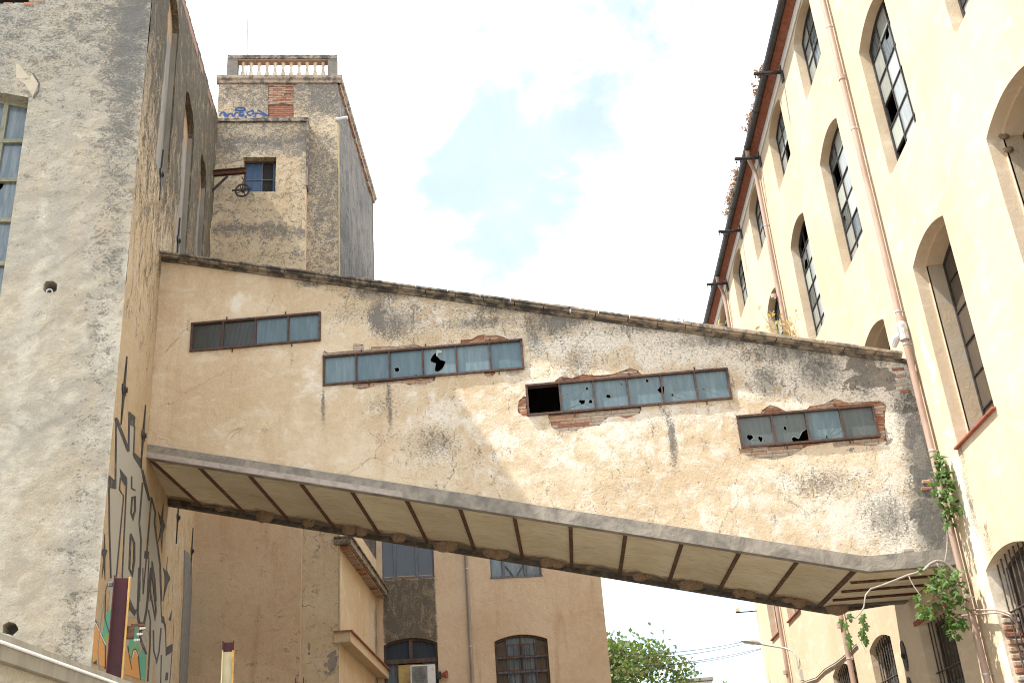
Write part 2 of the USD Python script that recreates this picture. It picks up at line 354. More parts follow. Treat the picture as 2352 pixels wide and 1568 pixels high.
m_mortar = simple('mortar', (.30, .20, .14), (.21, .14, .10), .95, scale=12, bump=.008)
m_bglass = [glass('textured_blue_glass', (.075, .125, .155), 1, .28, .55, (.13, .185, .21), ribs=.0015, bump=.004, spec=.45),
            glass('textured_pale_glass', (.105, .16, .19), 1, .30, .6, (.19, .25, .275), ribs=.0015, bump=.004, spec=.45),
            glass('textured_grey_glass', (.085, .105, .108), 1, .30, .5, (.15, .17, .165), ribs=.001, bump=.004, spec=.5),
            glass('textured_dark_glass', (.03, .036, .036), 1, .22, .4, (.06, .068, .064), ribs=.001, bump=.003, spec=.5)]
m_fglass = [glass('clear_pane', (.06, .075, .08), .35, .06, .5, bump=.004, spec=.45), glass('dusty_pane', (.22, .24, .23), .75, .14, .6, bump=.003, spec=.8),
            glass('pale_pane', (.34, .38, .35), .85, .2, .5, (.45, .47, .42), spec=.6), glass('mesh_pane', (.075, .058, .042), .93, .5, .4, (.13, .10, .075), spec=.3)]
m_curtain = glass('curtained_pane', (.085, .11, .13), .95, .15, .7, (.20, .235, .25), bump=.003, spec=.6)
m_navy = glass('navy_pane', (.030, .038, .052), .96, .09, .25, (.07, .08, .09), bump=.003, spec=.5)
m_blueshut = simple('blue_shutter', (.035, .075, .15), (.06, .10, .17), .6, scale=9, streaks=True)
m_green = simple('grey_green_frame', (.23, .22, .155), (.16, .15, .10), .7, scale=9)
m_greyblue = simple('grey_blue_frame', (.13, .14, .17), (.08, .085, .10), .65, scale=10, streaks=True)
m_wood = simple('dark_wood', (.055, .035, .025), (.10, .065, .045), .75, scale=9, streaks=True)
m_sillred = simple('red_sill', (.33, .10, .06), (.24, .07, .045), .8, scale=10)
def soffit_mat():
    g = Graph(); P = g.add('geometry', 'position')
    n = g.noise(g.map(P, sc=(1.1, 5.0, 1.0)), 2.6, 8, .68, .8); n2 = g.noise(P, 1.2, 4); n3 = g.noise(g.map(P, sc=(1.0, 9.0, 1.0)), 3.0, 6, .7, 1.2)
    c = g.mix(g.step(n2, .35, .65), (.66, .59, .45), (.58, .51, .37))
    c = g.mix(g.math('multiply', g.step(n, .50, .70), .6), c, (.38, .265, .15))
    c = g.mix(g.math('multiply', g.step(n3, .55, .64), .55), c, (.26, .175, .10))
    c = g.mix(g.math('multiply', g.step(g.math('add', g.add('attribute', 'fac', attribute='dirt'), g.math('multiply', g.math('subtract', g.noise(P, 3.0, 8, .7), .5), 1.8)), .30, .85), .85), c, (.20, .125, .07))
    rv = g.step(g.add('object_info', 'random'), 0.0, 1.0, .80, 1.06)
    c = g.mix(1.0, c, g.add('combine_color', 'color', color_type='rgb', r=rv, g=rv, b=rv), 'multiply')
    nb = g.add('bump', 'normal', height=g.math('multiply', n, .01), strength=.6, distance=1.0)
    return g.done('soffit_plaster', g.add('principled_bsdf', 'BSDF', base_color=c, roughness=.9, specular_ior_level=.15, normal=nb))
m_soffit = soffit_mat()
m_nest = simple('mud_nest', (.27, .185, .12), (.16, .11, .07), .95, scale=40, bump=.02)
m_maroon = simple('maroon_steel', (.060, .012, .014), (.032, .012, .012), .42, scale=14, spec=.25, lo=.5, hi=.7)
m_ysteel = simple('ochre_steel', (.52, .31, .085), (.42, .22, .06), .5, scale=12)
m_creamst = simple('cream_steel', (.55, .50, .31), (.44, .37, .20), .45, scale=9, streaks=True)
m_gate = simple('grey_gate_paint', (.25, .225, .17), (.19, .165, .12), .4, scale=8, spec=.5, streaks=True)
m_edge = simple('worn_bright_edge', (.86, .86, .84), (.74, .74, .72), .3, scale=20, spec=.8)  # glossy white paint stands in for the glint along the gate rail
m_porc = simple('white_porcelain', (.62, .60, .55), (.5, .48, .43), .25, scale=9)
m_plastic = simple('white_plastic', (.60, .60, .60), (.52, .52, .52), .45, scale=4)
m_grille = simple('grey_grille', (.20, .20, .21), (.14, .14, .145), .5, scale=9)
m_wire = simple('grey_cable', (.13, .125, .12), (.09, .085, .08), .6, scale=9)
m_lampg = simple('lamp_grey', (.50, .49, .46), (.40, .39, .36), .4, scale=9)
def leaf(name, a, b):
    g = Graph(); r = g.add('object_info', 'random'); P = g.add('geometry', 'position')
    n = g.noise(P, 9.0, 3); c = g.mix(g.step(g.math('add', g.math('multiply', r, .5), g.math('multiply', n, .7)), .25, .85), a, b)
    p = g.add('principled_bsdf', 'BSDF', base_color=c, roughness=.5, specular_ior_level=.35)
    t = g.add('translucent_bsdf', 'BSDF', color=g.mix(1.0, c, (1.5, 1.5, .7), 'multiply'))
    return g.done(name, g.add('mix_closure', 'closure', fac=.35, closure1=p, closure2=t))
m_fig = leaf('fig_leaf', (.05, .10, .022), (.10, .175, .045))
m_tree = leaf('tree_leaf', (.085, .13, .032), (.17, .22, .07))
m_treer = leaf('tree_leaf_reddish', (.14, .10, .05), (.10, .12, .035))
m_stem = simple('pale_stem', (.33, .30, .26), (.24, .21, .17), .8, scale=12)
m_dry = leaf('dry_weed', (.15, .075, .065), (.24, .14, .10))
m_straw = leaf('straw_weed', (.52, .40, .22), (.42, .30, .15))
m_bark = simple('bark', (.12, .09, .065), (.07, .055, .04), .9, scale=8, bump=.03)
m_ground = simple('dusty_asphalt', (.24, .215, .18), (.17, .155, .13), .95, scale=1.2, bump=.01)
m_pave = simple('pale_pavement', (.30, .27, .23), (.24, .215, .185), .9, scale=2)

# ------------------------------------------------------------------ ground
g_ = MB(); g_.box((0, 60, -.25), (500, 500, .5)); obj('ground', g_.get(), m_ground, kind='structure', label='dusty asphalt street between the mills')
p_ = MB(); p_.box((5.55, 15, .06), (1.2, 41, .14), bevel=.01); obj('pavement', p_.get(), m_pave, kind='structure', label='raised pavement along the cream mill')

# ------------------------------------------------------------------ enclosed walkway between the two mills
BY0, BY1 = 17.0, 20.0
br = thing('walkway', 'plastered enclosed walkway sloping down between the two mills, with four strips of broken panes', 'walkway', (0, 17.0, 5.15))
def ztop(x): return 11.74 - .2527*(x + 6.6)
def zlow(x): return np.where(np.asarray(x) < 4.75, 7.95 - .2487*(np.asarray(x) + 6.54), 5.145)     # underside of the slab
XS = -6.75; XE = 6.13
def q1(x, y): return ((780 + x*600/2352)*.91875, (780 + y*600/2352)*.91875)
def q2(x, y): return ((1280 + x*600/2352)*.91875, (850 + y*600/2352)*.91875)
def q3(x, y): return ((1780 + x*540/2352)*.91875, (850 + y*540/2352)*.91875)
def wp(q, pts): return Polygon([tuple(atY(*q(*p), BY0)[[0, 2]]) for p in pts]).buffer(0)
WIN = [(-5.98, -3.70, 9.83, 10.385, 4), (-3.66, -.24, 8.98, 9.54, 6), (-.25, 3.13, 8.13, 8.69, 6), (3.14, 5.37, 7.27, 7.83, 4)]
ZONES = [wp(q1, [(105, 435), (115, 378), (160, 402), (405, 378), (412, 315), (500, 318), (508, 375), (575, 372), (585, 342), (830, 338), (1010, 315), (1085, 340), (1090, 400), (500, 450), (110, 480)]),
         wp(q1, [(1455, 350), (1460, 275), (1560, 268), (1640, 230), (1790, 225), (1880, 245), (1925, 265), (1930, 330)]),
         wp(q1, [(395, 680), (400, 735), (470, 760), (520, 745), (700, 705), (900, 690), (960, 715), (1100, 715), (1200, 670), (1220, 600), (400, 680)]),
         wp(q1, [(1680, 560), (1690, 620), (1760, 645), (1795, 600), (1795, 560)]),
         wp(q2, [(415, 430), (430, 395), (480, 360), (600, 375), (690, 335), (820, 350), (980, 335), (1090, 300), (1160, 275), (1240, 300), (1275, 340), (1275, 380), (430, 460)]),
         wp(q2, [(150, 560), (120, 550), (70, 595), (60, 700), (110, 745), (160, 748)]),
         wp(q2, [(360, 710), (365, 770), (390, 850), (480, 905), (570, 910), (680, 860), (860, 830), (940, 750), (1040, 740), (1120, 765), (1250, 715), (1265, 640), (360, 720)]),
         wp(q3, [(525, 830), (545, 760), (640, 705), (720, 730), (800, 770), (805, 830)]),
         wp(q3, [(1035, 800), (1040, 745), (1070, 720), (1220, 695), (1340, 635), (1480, 680), (1830, 665), (1890, 700), (1885, 860), (1880, 1000), (1900, 1100), (1830, 1060), (1700, 900), (1700, 750)]),
         wp(q3, [(300, 1170), (310, 1240), (430, 1270), (660, 1300), (870, 1250), (1040, 1150), (1310, 1110), (1330, 1165), (1560, 1140), (1760, 1150), (1890, 1100), (1860, 1030), (310, 1190)])]
ZONES = [rag(z.buffer(.004), .018, 9, .03, i) for i, z in enumerate(ZONES)]
WPOLY = [sbox(a, c, b, d) for a, b, c, d, n in WIN]
holes = unary_union(ZONES + WPOLY)
xs = np.linspace(XS, XE, 60)
outer = Polygon([(x, float(ztop(x))) for x in xs] + [(x, float(zlow(x)) + .235) for x in xs[::-1]])
front = outer.difference(holes)
if front.geom_type != 'Polygon': front = max(front.geoms, key=lambda g: g.area)
MOLD = [(720, 645, 60, 22, 1.0), (850, 668, 90, 30, .75), (868, 725, 26, 50, 1.0), (900, 745, 60, 40, .6), (790, 720, 70, 55, .5), (1230, 700, 130, 16, .8), (1275, 735, 60, 35, .75), (1225, 760, 20, 60, .5), (1840, 800, 100, 30, .8), (1880, 850, 45, 40, .8),
        (2000, 800, 70, 30, .5), (1560, 745, 150, 14, .5), (1700, 775, 120, 18, .7), (2120, 1060, 35, 150, 1.1), (2150, 1200, 50, 120, 1.1), (2085, 950, 25, 60, .7), (2040, 1190, 60, 60, .5), (1760, 880, 30, 40, .5), (1900, 1110, 90, 40, .35), (1000, 1020, 60, 45, .38), (870, 930, 50, 45, .35),
        (742, 935, 7, 60, .95), (895, 935, 7, 80, .6), (1545, 1010, 8, 60, .75), (670, 830, 6, 80, .45), (1100, 740, 90, 14, .4), (1330, 850, 40, 60, .35), (1300, 880, 12, 40, .6), (1500, 700, 60, 16, .6), (1980, 870, 30, 60, .4), (1060, 850, 20, 12, .6), (1180, 850, 25, 14, .6)]
PEEL = [(2010, 860, 110, 60, .98), (2090, 930, 50, 90, 1.02), (1880, 830, 60, 30, .75), (1985, 835, 70, 45, .95), (2045, 870, 45, 60, 1.0), (2085, 985, 22, 70, 1.0), (2110, 1100, 22, 70, 1.1), (2135, 1200, 40, 80, 1.3), (2165, 1130, 25, 200, 1.3), (2120, 860, 40, 60, 1.2), (2035, 985, 22, 60, 1.0), (860, 668, 60, 11, 1.15), (1720, 778, 30, 26, .9), (1880, 782, 50, 16, .8), (1960, 1030, 30, 14, .8), (700, 690, 12, 8, .7), (1275, 720, 40, 7, .8), (560, 628, 35, 5, .8)]
LIME = [(1400, 770, 190, 60, .62), (1560, 800, 160, 50, .6), (1900, 830, 210, 80, .75), (2030, 900, 70, 120, .8), (1960, 1180, 150, 90, .55), (2050, 1200, 60, 110, .8), (1300, 900, 160, 70, .5), (1500, 960, 200, 50, .4), (760, 880, 80, 40, .5), (930, 730, 120, 60, .45), (545, 690, 26, 40, .6), (1000, 950, 140, 50, .4), (1790, 1130, 200, 60, .3), (1450, 1020, 140, 50, .35), (1230, 1010, 200, 60, .3)]
patchy = lambda u, v: ss(u, -3.3, -2.2)*.27
wall('front_wall', br, m_bridge, (0, BY0, 0), (1, 0, 0), (0, 0, 1), front, .036, depth=.05, amp=.020, freq=2.4, seed=3,
     attrs=dict(mold=lambda u, v: np.clip(.92*blobs(MOLD, u, v) + patchy(u, v) + .12*ss(v - ztop(u), -1.5, -.3)*ss(u, -3.6, -2.6), 0, 1.35),
                peel=lambda u, v: blobs(PEEL, u, v),
                lime=lambda u, v: np.clip(blobs(LIME, u, v) + .16*ss(u, -3.3, 0) + .08 + .18*ss(u, .5, 3.0)*ss(v - ztop(u), -1.9, -.6), 0, 1)))
fw = stage.GetPrimAtPath('/World/walkway/front_wall')
# exposed masonry round the windows: mortar bed and single bricks
zu = unary_union(ZONES).difference(unary_union(WPOLY))
obj('mortar_bed', MB().prism(zu.buffer(.03).difference(unary_union(WPOLY).buffer(.001)), (0, BY0, 0), (1, 0, 0), (0, 0, 1), (0, -1, 0), -.075, -.033).get(), m_mortar, br)
rb = np.random.RandomState(5)
for zi, z in enumerate(ZONES):
    z = z.difference(unary_union(WPOLY).buffer(.004)).buffer(-.004)
    if z.is_empty: continue
    x0, y0, x1, y1 = z.bounds; row = 0; y = y0
    low = zi in (2, 6, 9)
    while y < y1:
        h = .042 if not low else .05; x = x0 - rb.uniform(0, .25)
        while x < x1:
            w = rb.uniform(.22, .29); c = z.intersection(sbox(x, y, x + w, y + h))
            if c.area > .0012:
                m = MB().prism(c, (0, BY0, 0), (1, 0, 0), (0, 0, 1), (0, -1, 0), -.05, -.006 - rb.uniform(0, .016))
                obj('brick', m.get(), BR[rb.choice(4, p=[.0, .05, .30, .65] if low or zi == 0 else [.24, .20, .34, .22])], br)
            x += w + .007
        y += h + .006; row += 1
for k, (a, b, w_) in enumerate(((2090, 846, .20), (2094, 862, .16), (2100, 880, .22), (2104, 896, .15), (2146, 1104, .14), (2150, 1120, .18), (2098, 1262, .16))):      # bricks bared at the right end
    c = atY(a, b, BY0); obj('brick', MB().box((min(c[0], 6.0) - w_/2, BY0 + .012, c[2]), (w_, .06, .055), bevel=.01).get(), BR[[1, 2, 3, 1, 2, 1, 3][k]], br)
# window strips
def shard(c, r, n=9, seed=0, asp=1.0):
    rs = np.random.RandomState(seed); th = np.sort(np.arange(n)*2*np.pi/n + rs.uniform(-.25, .25, n))
    rr = r*rs.uniform(.55, 1.15, n); return Polygon(np.c_[c[0] + rr*np.cos(th), c[1] + rr*asp*np.sin(th)])
def pz(q, pts): return Polygon([tuple(atY(*q(*p), BY0)[[0, 2]]) for p in pts])
def pc(q, x, y, r, s, asp=1.0): c = atY(*q(x, y), BY0); return shard((c[0], c[2]), r*.00165, 9, s, asp)
BREAKS = [unary_union([pz(q1, [(1220, 392), (1190, 410), (1162, 455), (1165, 480), (1215, 500), (1205, 540), (1205, 575), (1235, 580), (1275, 555), (1295, 520), (1308, 480), (1255, 462), (1222, 425)]), pc(q1, 830, 560, 30, 1), pc(q1, 1018, 618, 10, 2, 1.8), pc(q1, 1548, 580, 9, 3)]),
          unary_union([pc(q2, 690, 605, 34, 4), pc(q2, 772, 598, 26, 5), pc(q2, 735, 470, 13, 6, 1.3), pc(q2, 540, 525, 7, 7), pc(q2, 945, 548, 24, 8), pc(q2, 915, 490, 7, 9), pc(q2, 1075, 428, 8, 10), pc(q2, 1325, 398, 13, 11, 2.0), pz(q2, [(1490, 450), (1450, 455), (1425, 485), (1455, 515), (1490, 520)]), pc(q2, 1575, 535, 13, 12, 1.3), pc(q2, 1620, 502, 7, 13), pc(q2, 1880, 477, 9, 14), pc(q2, 2118, 462, 7, 15)]),
          unary_union([pc(q3, 408, 1052, 36, 16), pc(q3, 530, 1072, 24, 17, 1.3), pc(q3, 797, 958, 19, 18, 1.2), pc(q3, 937, 920, 8, 19), pc(q3, 815, 838, 8, 20), pz(q3, [(868, 1070), (892, 1045), (945, 1072), (990, 990), (1040, 962), (1060, 1100), (890, 1112)]), pc(q3, 1252, 1050, 10, 21, 1.8)])]
BR_ALL = unary_union(BREAKS)
PICK = [[3, 2, 0, 0], [1, 0, 0, 1, 1, 0], [None, 1, 1, 1, 1, 1], [2, 2, 1, 2]]
PICK[0] = [3, 3, 0, 0]
rc = np.random.RandomState(11)
for wi, (a, b, c, d, n) in enumerate(WIN):
    w = obj('window', MB().box(((a + b)/2, BY0 - .004, c + .017), (b - a, .075, .034)).box(((a + b)/2, BY0 - .004, d - .017), (b - a, .075, .034)).get(), m_frame, br,
            label=['short strip of four whole panes, darkest at its left end', 'strip of six bluish panes with one smashed in its middle', 'strip of six cracked panes with the first one missing', 'strip of four grey panes full of stone holes'][wi])
    pw = (b - a)/n
    for i in range(n + 1):
        wd = .036 if i in (0, n) else .024
        x = a + i*pw + (wd/2 if i == 0 else -wd/2 if i == n else 0)
        obj('glazing_bar', MB().box((x, BY0 - .002, (c + d)/2), (wd, .062, d - c - .068)).get(), m_frame, w)
    crk = MB()
    for i in range(n):
        if PICK[wi][i] is None: continue
        r = sbox(a + i*pw + .013, c + .035, a + (i + 1)*pw - .013, d - .035).difference(BR_ALL)
        obj('pane', MB().prism(r, (0, BY0, 0), (1, 0, 0), (0, 0, 1), (0, -1, 0), -.022 - rc.uniform(0, .006), -.014).get(), m_bglass[PICK[wi][i]], w)
        for h in getattr(BR_ALL, 'geoms', [BR_ALL]):
            cc = np.array(h.centroid.coords[0])
            if not sbox(a + i*pw, c, a + (i + 1)*pw, d).contains(Point(cc)): continue
            cell = sbox(a + i*pw + .02, c + .04, a + (i + 1)*pw - .02, d - .04)
            for k in range(rc.randint(3, 7)):
                th = rc.uniform(0, 6.28); p = cc.copy(); pts = [p.copy()]; L = rc.uniform(.08, .34)
                for s in range(6):
                    th += rc.uniform(-.35, .35); p = p + L/6*np.array([math.cos(th), math.sin(th)]); pts.append(p.copy())
                ln = LineString(pts).intersection(cell).difference(BR_ALL)
                if ln.is_empty: continue
                crk.prism(ln.buffer(.0016, cap_style='flat', resolution=1), (0, BY0, 0), (1, 0, 0), (0, 0, 1), (0, -1, 0), -.013, -.0115)
            rim = h.buffer(rc.uniform(.008, .02)).difference(h).intersection(cell)
            crk.prism(rag(h.buffer(.012), .014, 34, .008, k).difference(h).intersection(cell), (0, BY0, 0), (1, 0, 0), (0, 0, 1), (0, -1, 0), -.0135, -.0125)
    if crk.v: obj('crack', crk.get(), simple('crack_edge_%d' % wi, (.17, .21, .215), (.11, .14, .145), .3), w, label='pale cracks and chipped rims round the holes')
    # fixing lugs
    for k in range(2 if n == 4 else 3):
        x = a + (k + .6)*(b - a)/(2.2 if n == 4 else 3.1)
        obj('lug', MB().box((x, BY0 - .006, d + .03), (.018, .03, .07)).get(), m_rust, w); obj('lug', MB().box((x + .12, BY0 - .006, c - .03), (.016, .03, .06)).get(), m_rust, w)
# tail of a folded shard hanging in the smashed pane
s0 = pz(q1, [(1222, 368), (1275, 378), (1268, 402), (1240, 400), (1225, 440), (1215, 420)])
obj('shard', MB().prism(s0, (0, BY0, 0), (1, 0, 0), (0, 0, 1), (0, -1, 0), -.008, .004).get(), m_fglass[2], stage.GetPrimAtPath('/World/walkway/window_001'))
# inner shell, rear wall, roof
ix = np.linspace(XS, 6.1, 40)
def strip(y, za, zb, flip=False):
    v = np.vstack([np.c_[ix, np.full(40, y), za(ix)], np.c_[ix, np.full(40, y), zb(ix)]]); f = np.array([[i, i + 1, 41 + i, 40 + i] for i in range(39)])
    return v, f[:, ::-1] if flip else f
rw = Polygon([(x, float(ztop(x))) for x in ix] + [(x, float(zlow(x))) for x in ix[::-1]])
obj('rear_wall', MB().prism(rw, (0, BY1 - .25, 0), (1, 0, 0), (0, 0, 1), (0, -1, 0), -.22, 0).get(), m_room, br)
obj('inner_lining', MB().prism(outer.difference(unary_union(WPOLY).buffer(.01)), (0, BY0, 0), (1, 0, 0), (0, 0, 1), (0, -1, 0), -.20, -.14).get(), m_room, br)
rt = MB(); rt.add(*strip(BY0 + .02, lambda x: ztop(x) - .12, lambda x: ztop(x) + .0)); 
v = []
for y, dz in ((BY0 - .05, .0), (BY1 + .1, .0), (BY1 + .1, .12), (BY0 - .05, .12)):
    v.append(np.c_[[XS, 6.1], [y, y], ztop(np.array([XS, 6.1])) + dz*.6 - .05])
v = np.vstack(v); rt = MB().add(v, [[0, 1, 3, 2], [2, 3, 5, 4], [4, 5, 7, 6], [6, 7, 1, 0], [0, 2, 4, 6], [1, 7, 5, 3]])
obj('roof', rt.get(), m_coping, br)
fl = MB(); v = []
for y, dz in ((BY0 + .12, .16), (BY1 - .1, .16), (BY1 - .1, .26), (BY0 + .12, .26)): v.append(np.c_[[XS, 4.75, 6.1], [y]*3, zlow(np.array([XS, 4.75, 6.1])) + dz])
v = np.vstack(v); f = []
for k in range(4):
    l = (k + 1) % 4
    for i in range(2): f.append([3*k + i, 3*k + i + 1, 3*l + i + 1, 3*l + i])
obj('floor', MB().add(v, f).get(), m_room, br)
# coping: two courses of thin tiles that overhang the wall
sl = np.array([1, 0, -.2527]); sl /= np.linalg.norm(sl); up = np.array([.2527, 0, 1]); up /= np.linalg.norm(up)
rk = np.random.RandomState(21)
for course in range(2):
    x = -6.62 - .15*course; k = 0
    while x < 5.93:
        L = rk.uniform(.42, .56); L = min(L, 5.97 - x)
        xc = x + L/2; off = .02 + .04*course
        c = np.array([xc, BY0 - .04 - off/2 - rk.uniform(0, .012), float(ztop(xc)) + .012 + .038*course + rk.uniform(-.0015, .002)])
        t = .036 if course == 0 else .033 + (.018 if xc > 2.4 else 0)
        m = MB().box(c, (L + .002, .20 + off, t), [sl + np.array([0, rk.uniform(-.002, .002), 0]), [0, 1, 0], up], bevel=.004)
        obj('coping_tile', m.get(), m_coping if xc < 1.0 + rk.uniform(-.8, .8) else m_coping2, br); x += L; k += 1
mm_ = MB()
for k in range(34):
    xc = rk.uniform(-6.5, 5.8); mm_.box((xc, BY0 - .06 - rk.uniform(0, .08), float(ztop(xc)) + .070 + rk.uniform(-.01, .012)), (rk.uniform(.15, .5), .09, .022), [sl, [0, 1, 0], up], bevel=.008)
mm_.bar((2.5, BY0 - .06, float(ztop(2.5)) + .105), (4.15, BY0 - .06, float(ztop(4.15)) + .105), .16, .04, bevel=.012)
obj('mortar_lumps', mm_.get(), m_coping2, br, kind='stuff')
# edge beams
eb = Polygon([(XS, float(zlow(XS)) + .235), (4.75, 5.145 + .235), (XE, 5.145 + .25), (XE, 5.145), (4.75, 5.145), (XS, float(zlow(XS)))])
eb = rag(eb, .016, 6, .05, 2)
obj('edge_beam', MB().prism(eb, (0, BY0, 0), (1, 0, 0), (0, 0, 1), (0, -1, 0), -.13, .022).get(), m_conc, br)
# a whiter patched length at its left end, and the thin drip board under it
pl = Polygon([(XS, float(zlow(XS)) + .10), (-2.35, float(zlow(-2.35)) + .10), (-2.35, float(zlow(-2.35)) + .008), (XS, float(zlow(XS)) + .008)])
obj('beam_patch', MB().prism(rag(pl, .012, 3, .08, 4), (0, BY0, 0), (1, 0, 0), (0, 0, 1), (0, -1, 0), .015, .027).get(), simple('pink_grey_cement', (.40, .34, .305), (.30, .255, .23), .9, scale=9), br)
rbm = Polygon([(-7.6, float(zlow(-7.6)) + .12), (4.75, 5.145 + .12), (5.95, 5.22 + .06), (5.95, 5.16), (4.75, 5.145 - .065), (-7.6, float(zlow(-7.6)) - .065)])
obj('rear_beam', MB().prism(rag(rbm, .012, 2.5, .1, 8), (0, BY1, 0), (1, 0, 0), (0, 0, 1), (0, -1, 0), -.02, .16).get(), m_rbeam, br)
# soffit: steel joists with shallow plastered vaults between them
JX = [-7.4, -6.57, -5.74, -4.9, -4.04, -3.2, -2.31, -1.45, -.59, .29, 1.14, 2.0, 2.87, 3.73, 4.56]
for i, x in enumerate(JX[1:]):
    obj('joist', MB().bar((x, BY0 + .13, float(zlow(x)) + .012), (x, BY1 - .16, float(zlow(x)) + .012), .062, .03).bar((x, BY0 + .13, float(zlow(x)) + .08), (x, BY1 - .16, float(zlow(x)) + .08), .012, .10).get(), m_joist, br)
for i in range(len(JX) - 1):
    a, b = JX[i] + .025, JX[i + 1] - .025; nu, nv = 9, 12
    uu, vv = np.meshgrid(np.linspace(0, 1, nu), np.linspace(0, 1, nv), indexing='ij'); X = a + (b - a)*uu; Y = BY0 + .13 + (BY1 - BY0 - .29)*vv
    arch = .042*np.sin(np.pi*uu)**.8
    Z = zlow(X) + .018 + arch + .008*(meshkit.fbm(np.stack([X*3, Y*1.5, X*0], -1), 3, i) - .5)
    v = np.stack([X, Y, Z], -1).reshape(-1, 3); f = [[p*nv + q, p*nv + q + 1, (p + 1)*nv + q + 1, (p + 1)*nv + q] for p in range(nu - 1) for q in range(nv - 1)]
    t = v + np.array([0, 0, .035]); MBp = MB().add(v, f).add(t, np.array(f)[:, ::-1])
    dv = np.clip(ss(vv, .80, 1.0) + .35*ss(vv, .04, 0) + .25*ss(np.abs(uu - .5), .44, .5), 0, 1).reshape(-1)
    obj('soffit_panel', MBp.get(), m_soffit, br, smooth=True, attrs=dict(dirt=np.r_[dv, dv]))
# level landing at the right end: panels run the other way
yy_ = np.linspace(BY0 + .13, BY1 - .16, 5)
for i in range(4):
    obj('soffit_panel', MB().box((5.37, (yy_[i] + yy_[i + 1])/2, 5.145 + .05), (1.50, yy_[i + 1] - yy_[i] - .025, .03), bevel=.006).get(), m_soffit, br)
    if i: obj('joist', MB().bar((4.66, yy_[i], 5.155), (6.1, yy_[i], 5.155), .030, .03).bar((4.66, yy_[i], 5.22), (6.1, yy_[i], 5.22), .012, .1).get(), m_joist, br)
# ------------------------------------------------------------------ cream mill on the right
FX, FY0, FY1, FTOP = 6.15, 4.2, 35.35, 17.62
rg = thing('cream_mill', 'tall cream plastered mill with rows of arched windows, on the right of the street', 'mill building', (FX, 20, 0))
YF = [8.95, 12.42, 15.95, 19.45, 22.95, 26.50, 30.00, 33.50]      # far jamb of each bay
OW = 1.6
def arch_poly(y1, z0, zs, rise, w=OW, inset=0.0):
    y0 = y1 - w + inset; y1 = y1 - inset; c = (y0 + y1)/2; h = (y1 - y0)/2
    R = (h*h + rise*rise)/(2*rise); th = math.asin(min(1, h/R)); t = np.linspace(th, -th, 15)
    top = [(c + R*math.sin(q), zs + rise - R + R*math.cos(q)) for q in t]
    return Polygon([(y0, z0 + inset), (y1, z0 + inset)] + top)
ROWS = {}      # (row, bay) -> polygon, depth, style
for i, yf in enumerate(YF):
    if yf - OW > FY0 + .2:
        ROWS[(0, i)] = (arch_poly(yf + .14, 1.2, 4.84, .14, 1.62) if i != 3 else sbox(yf - 1.45, .9, yf + .22, 4.72), .30 if i < 4 else .24, 'bars')
        ROWS[(1, i)] = (arch_poly(yf, 6.66, 9.73, .17), .19, 'deep')
        ROWS[(2, i)] = (arch_poly(yf, 11.45, 14.08, .20), .19, 'grid')
        ROWS[(3, i)] = (arch_poly(yf, 15.64, 17.2, .17), .19, 'grid')
ROWS[(1, 6)] = (sbox(28.85, 6.80, 30.55, 9.6), .19, 'deep'); ROWS[(1, 7)] = (sbox(32.15, 6.80, 33.35, 9.6), .19, 'deep')
keys = list(ROWS)
fac = sbox(FY0, 0, FY1, FTOP)
fo = Polygon(fac.exterior.coords, [list(ROWS[k][0].exterior.coords) for k in keys])
def fq(x, y): p = atX(x, y, FX); return p[1], p[2]
def fblob(lst, u, v):
    out = np.zeros(len(u))
    for (yy, zc, ry, rz, w) in lst: out = np.maximum(out, w*np.exp(-(((u - yy)/ry)**2 + ((v - zc)/rz)**2)))
    return out
# the mill's wall coordinates run towards the camera so that its normal points to the street
fo2 = affinity.scale(fo, -1, 1, origin=(0, 0))
D = [ROWS[k][1] for k in keys]
# ring order may change with scale: match depth by centroid
def depth_for(poly, table):
    out = []
    for r in poly.interiors:
        c = Polygon(r).centroid; out.append(min(table, key=lambda t: (t[0][0] + c.x)**2 + (t[0][1] - c.y)**2)[1])
    return out
tab = [((ROWS[k][0].centroid.x, ROWS[k][0].centroid.y), ROWS[k][1]) for k in keys]
def sill_dirt(y, v):
    out = np.zeros(len(y))
    for (row, bay), (pl, dd, sty) in ROWS.items():
        if row == 0: continue
        a, z0, b, z1 = pl.bounds
        for yy, hh in ((a + .12, .9), (b - .12, 1.1), ((a + b)/2, .5)): out = np.maximum(out, .72*np.exp(-((y - yy)/.14)**2)*ss(v, z0 - hh, z0 - .1)*ss(v, z0 + .05, z0))
    return out
near = lambda u, v: ss(-u, 18.2, 16.2)*ss(v, 9.0, 6.0)
wall('street_wall', rg, m_right, (FX, 0, 0), (0, -1, 0), (0, 0, 1), fo2, .13, depth=depth_for(fo2, tab), amp=.008, freq=1.2, seed=14,
     attrs=dict(lime=lambda u, v: np.clip(fblob([(16.3, 8.2, .3, 1.4, 1.0), (16.25, 6.3, .35, 1.2, 1.0), (16.2, 4.9, .5, 1.3, 1.0), (16.1, 3.2, .5, 1.2, 1.0), (16.9, 8.9, .3, .4, .9), (18.3, 9.4, .8, .5, .8), (34.6, 5.2, .6, 1.2, .8)], -u, v)*1.15 + .25*near(u, v), 0, 1.3),
                mold=lambda u, v: fblob([(16.05, 5.75, .22, .9, 1.02), (15.75, 5.2, .3, .6, .9), (16.0, 6.6, .2, .5, .7), (16.3, 4.2, .2, .4, .7), (34.9, 5.6, .25, 1.0, .95), (17.2, 8.5, .5, .5, .5)], -u, v)*1.3 + sill_dirt(-u, v),
                peel=lambda u, v: fblob([(16.4, 4.2, .2, .7, .9), (15.95, 3.7, .3, .5, .8), (34.8, 5.4, .35, .9, 1.0)], -u, v)*1.25))
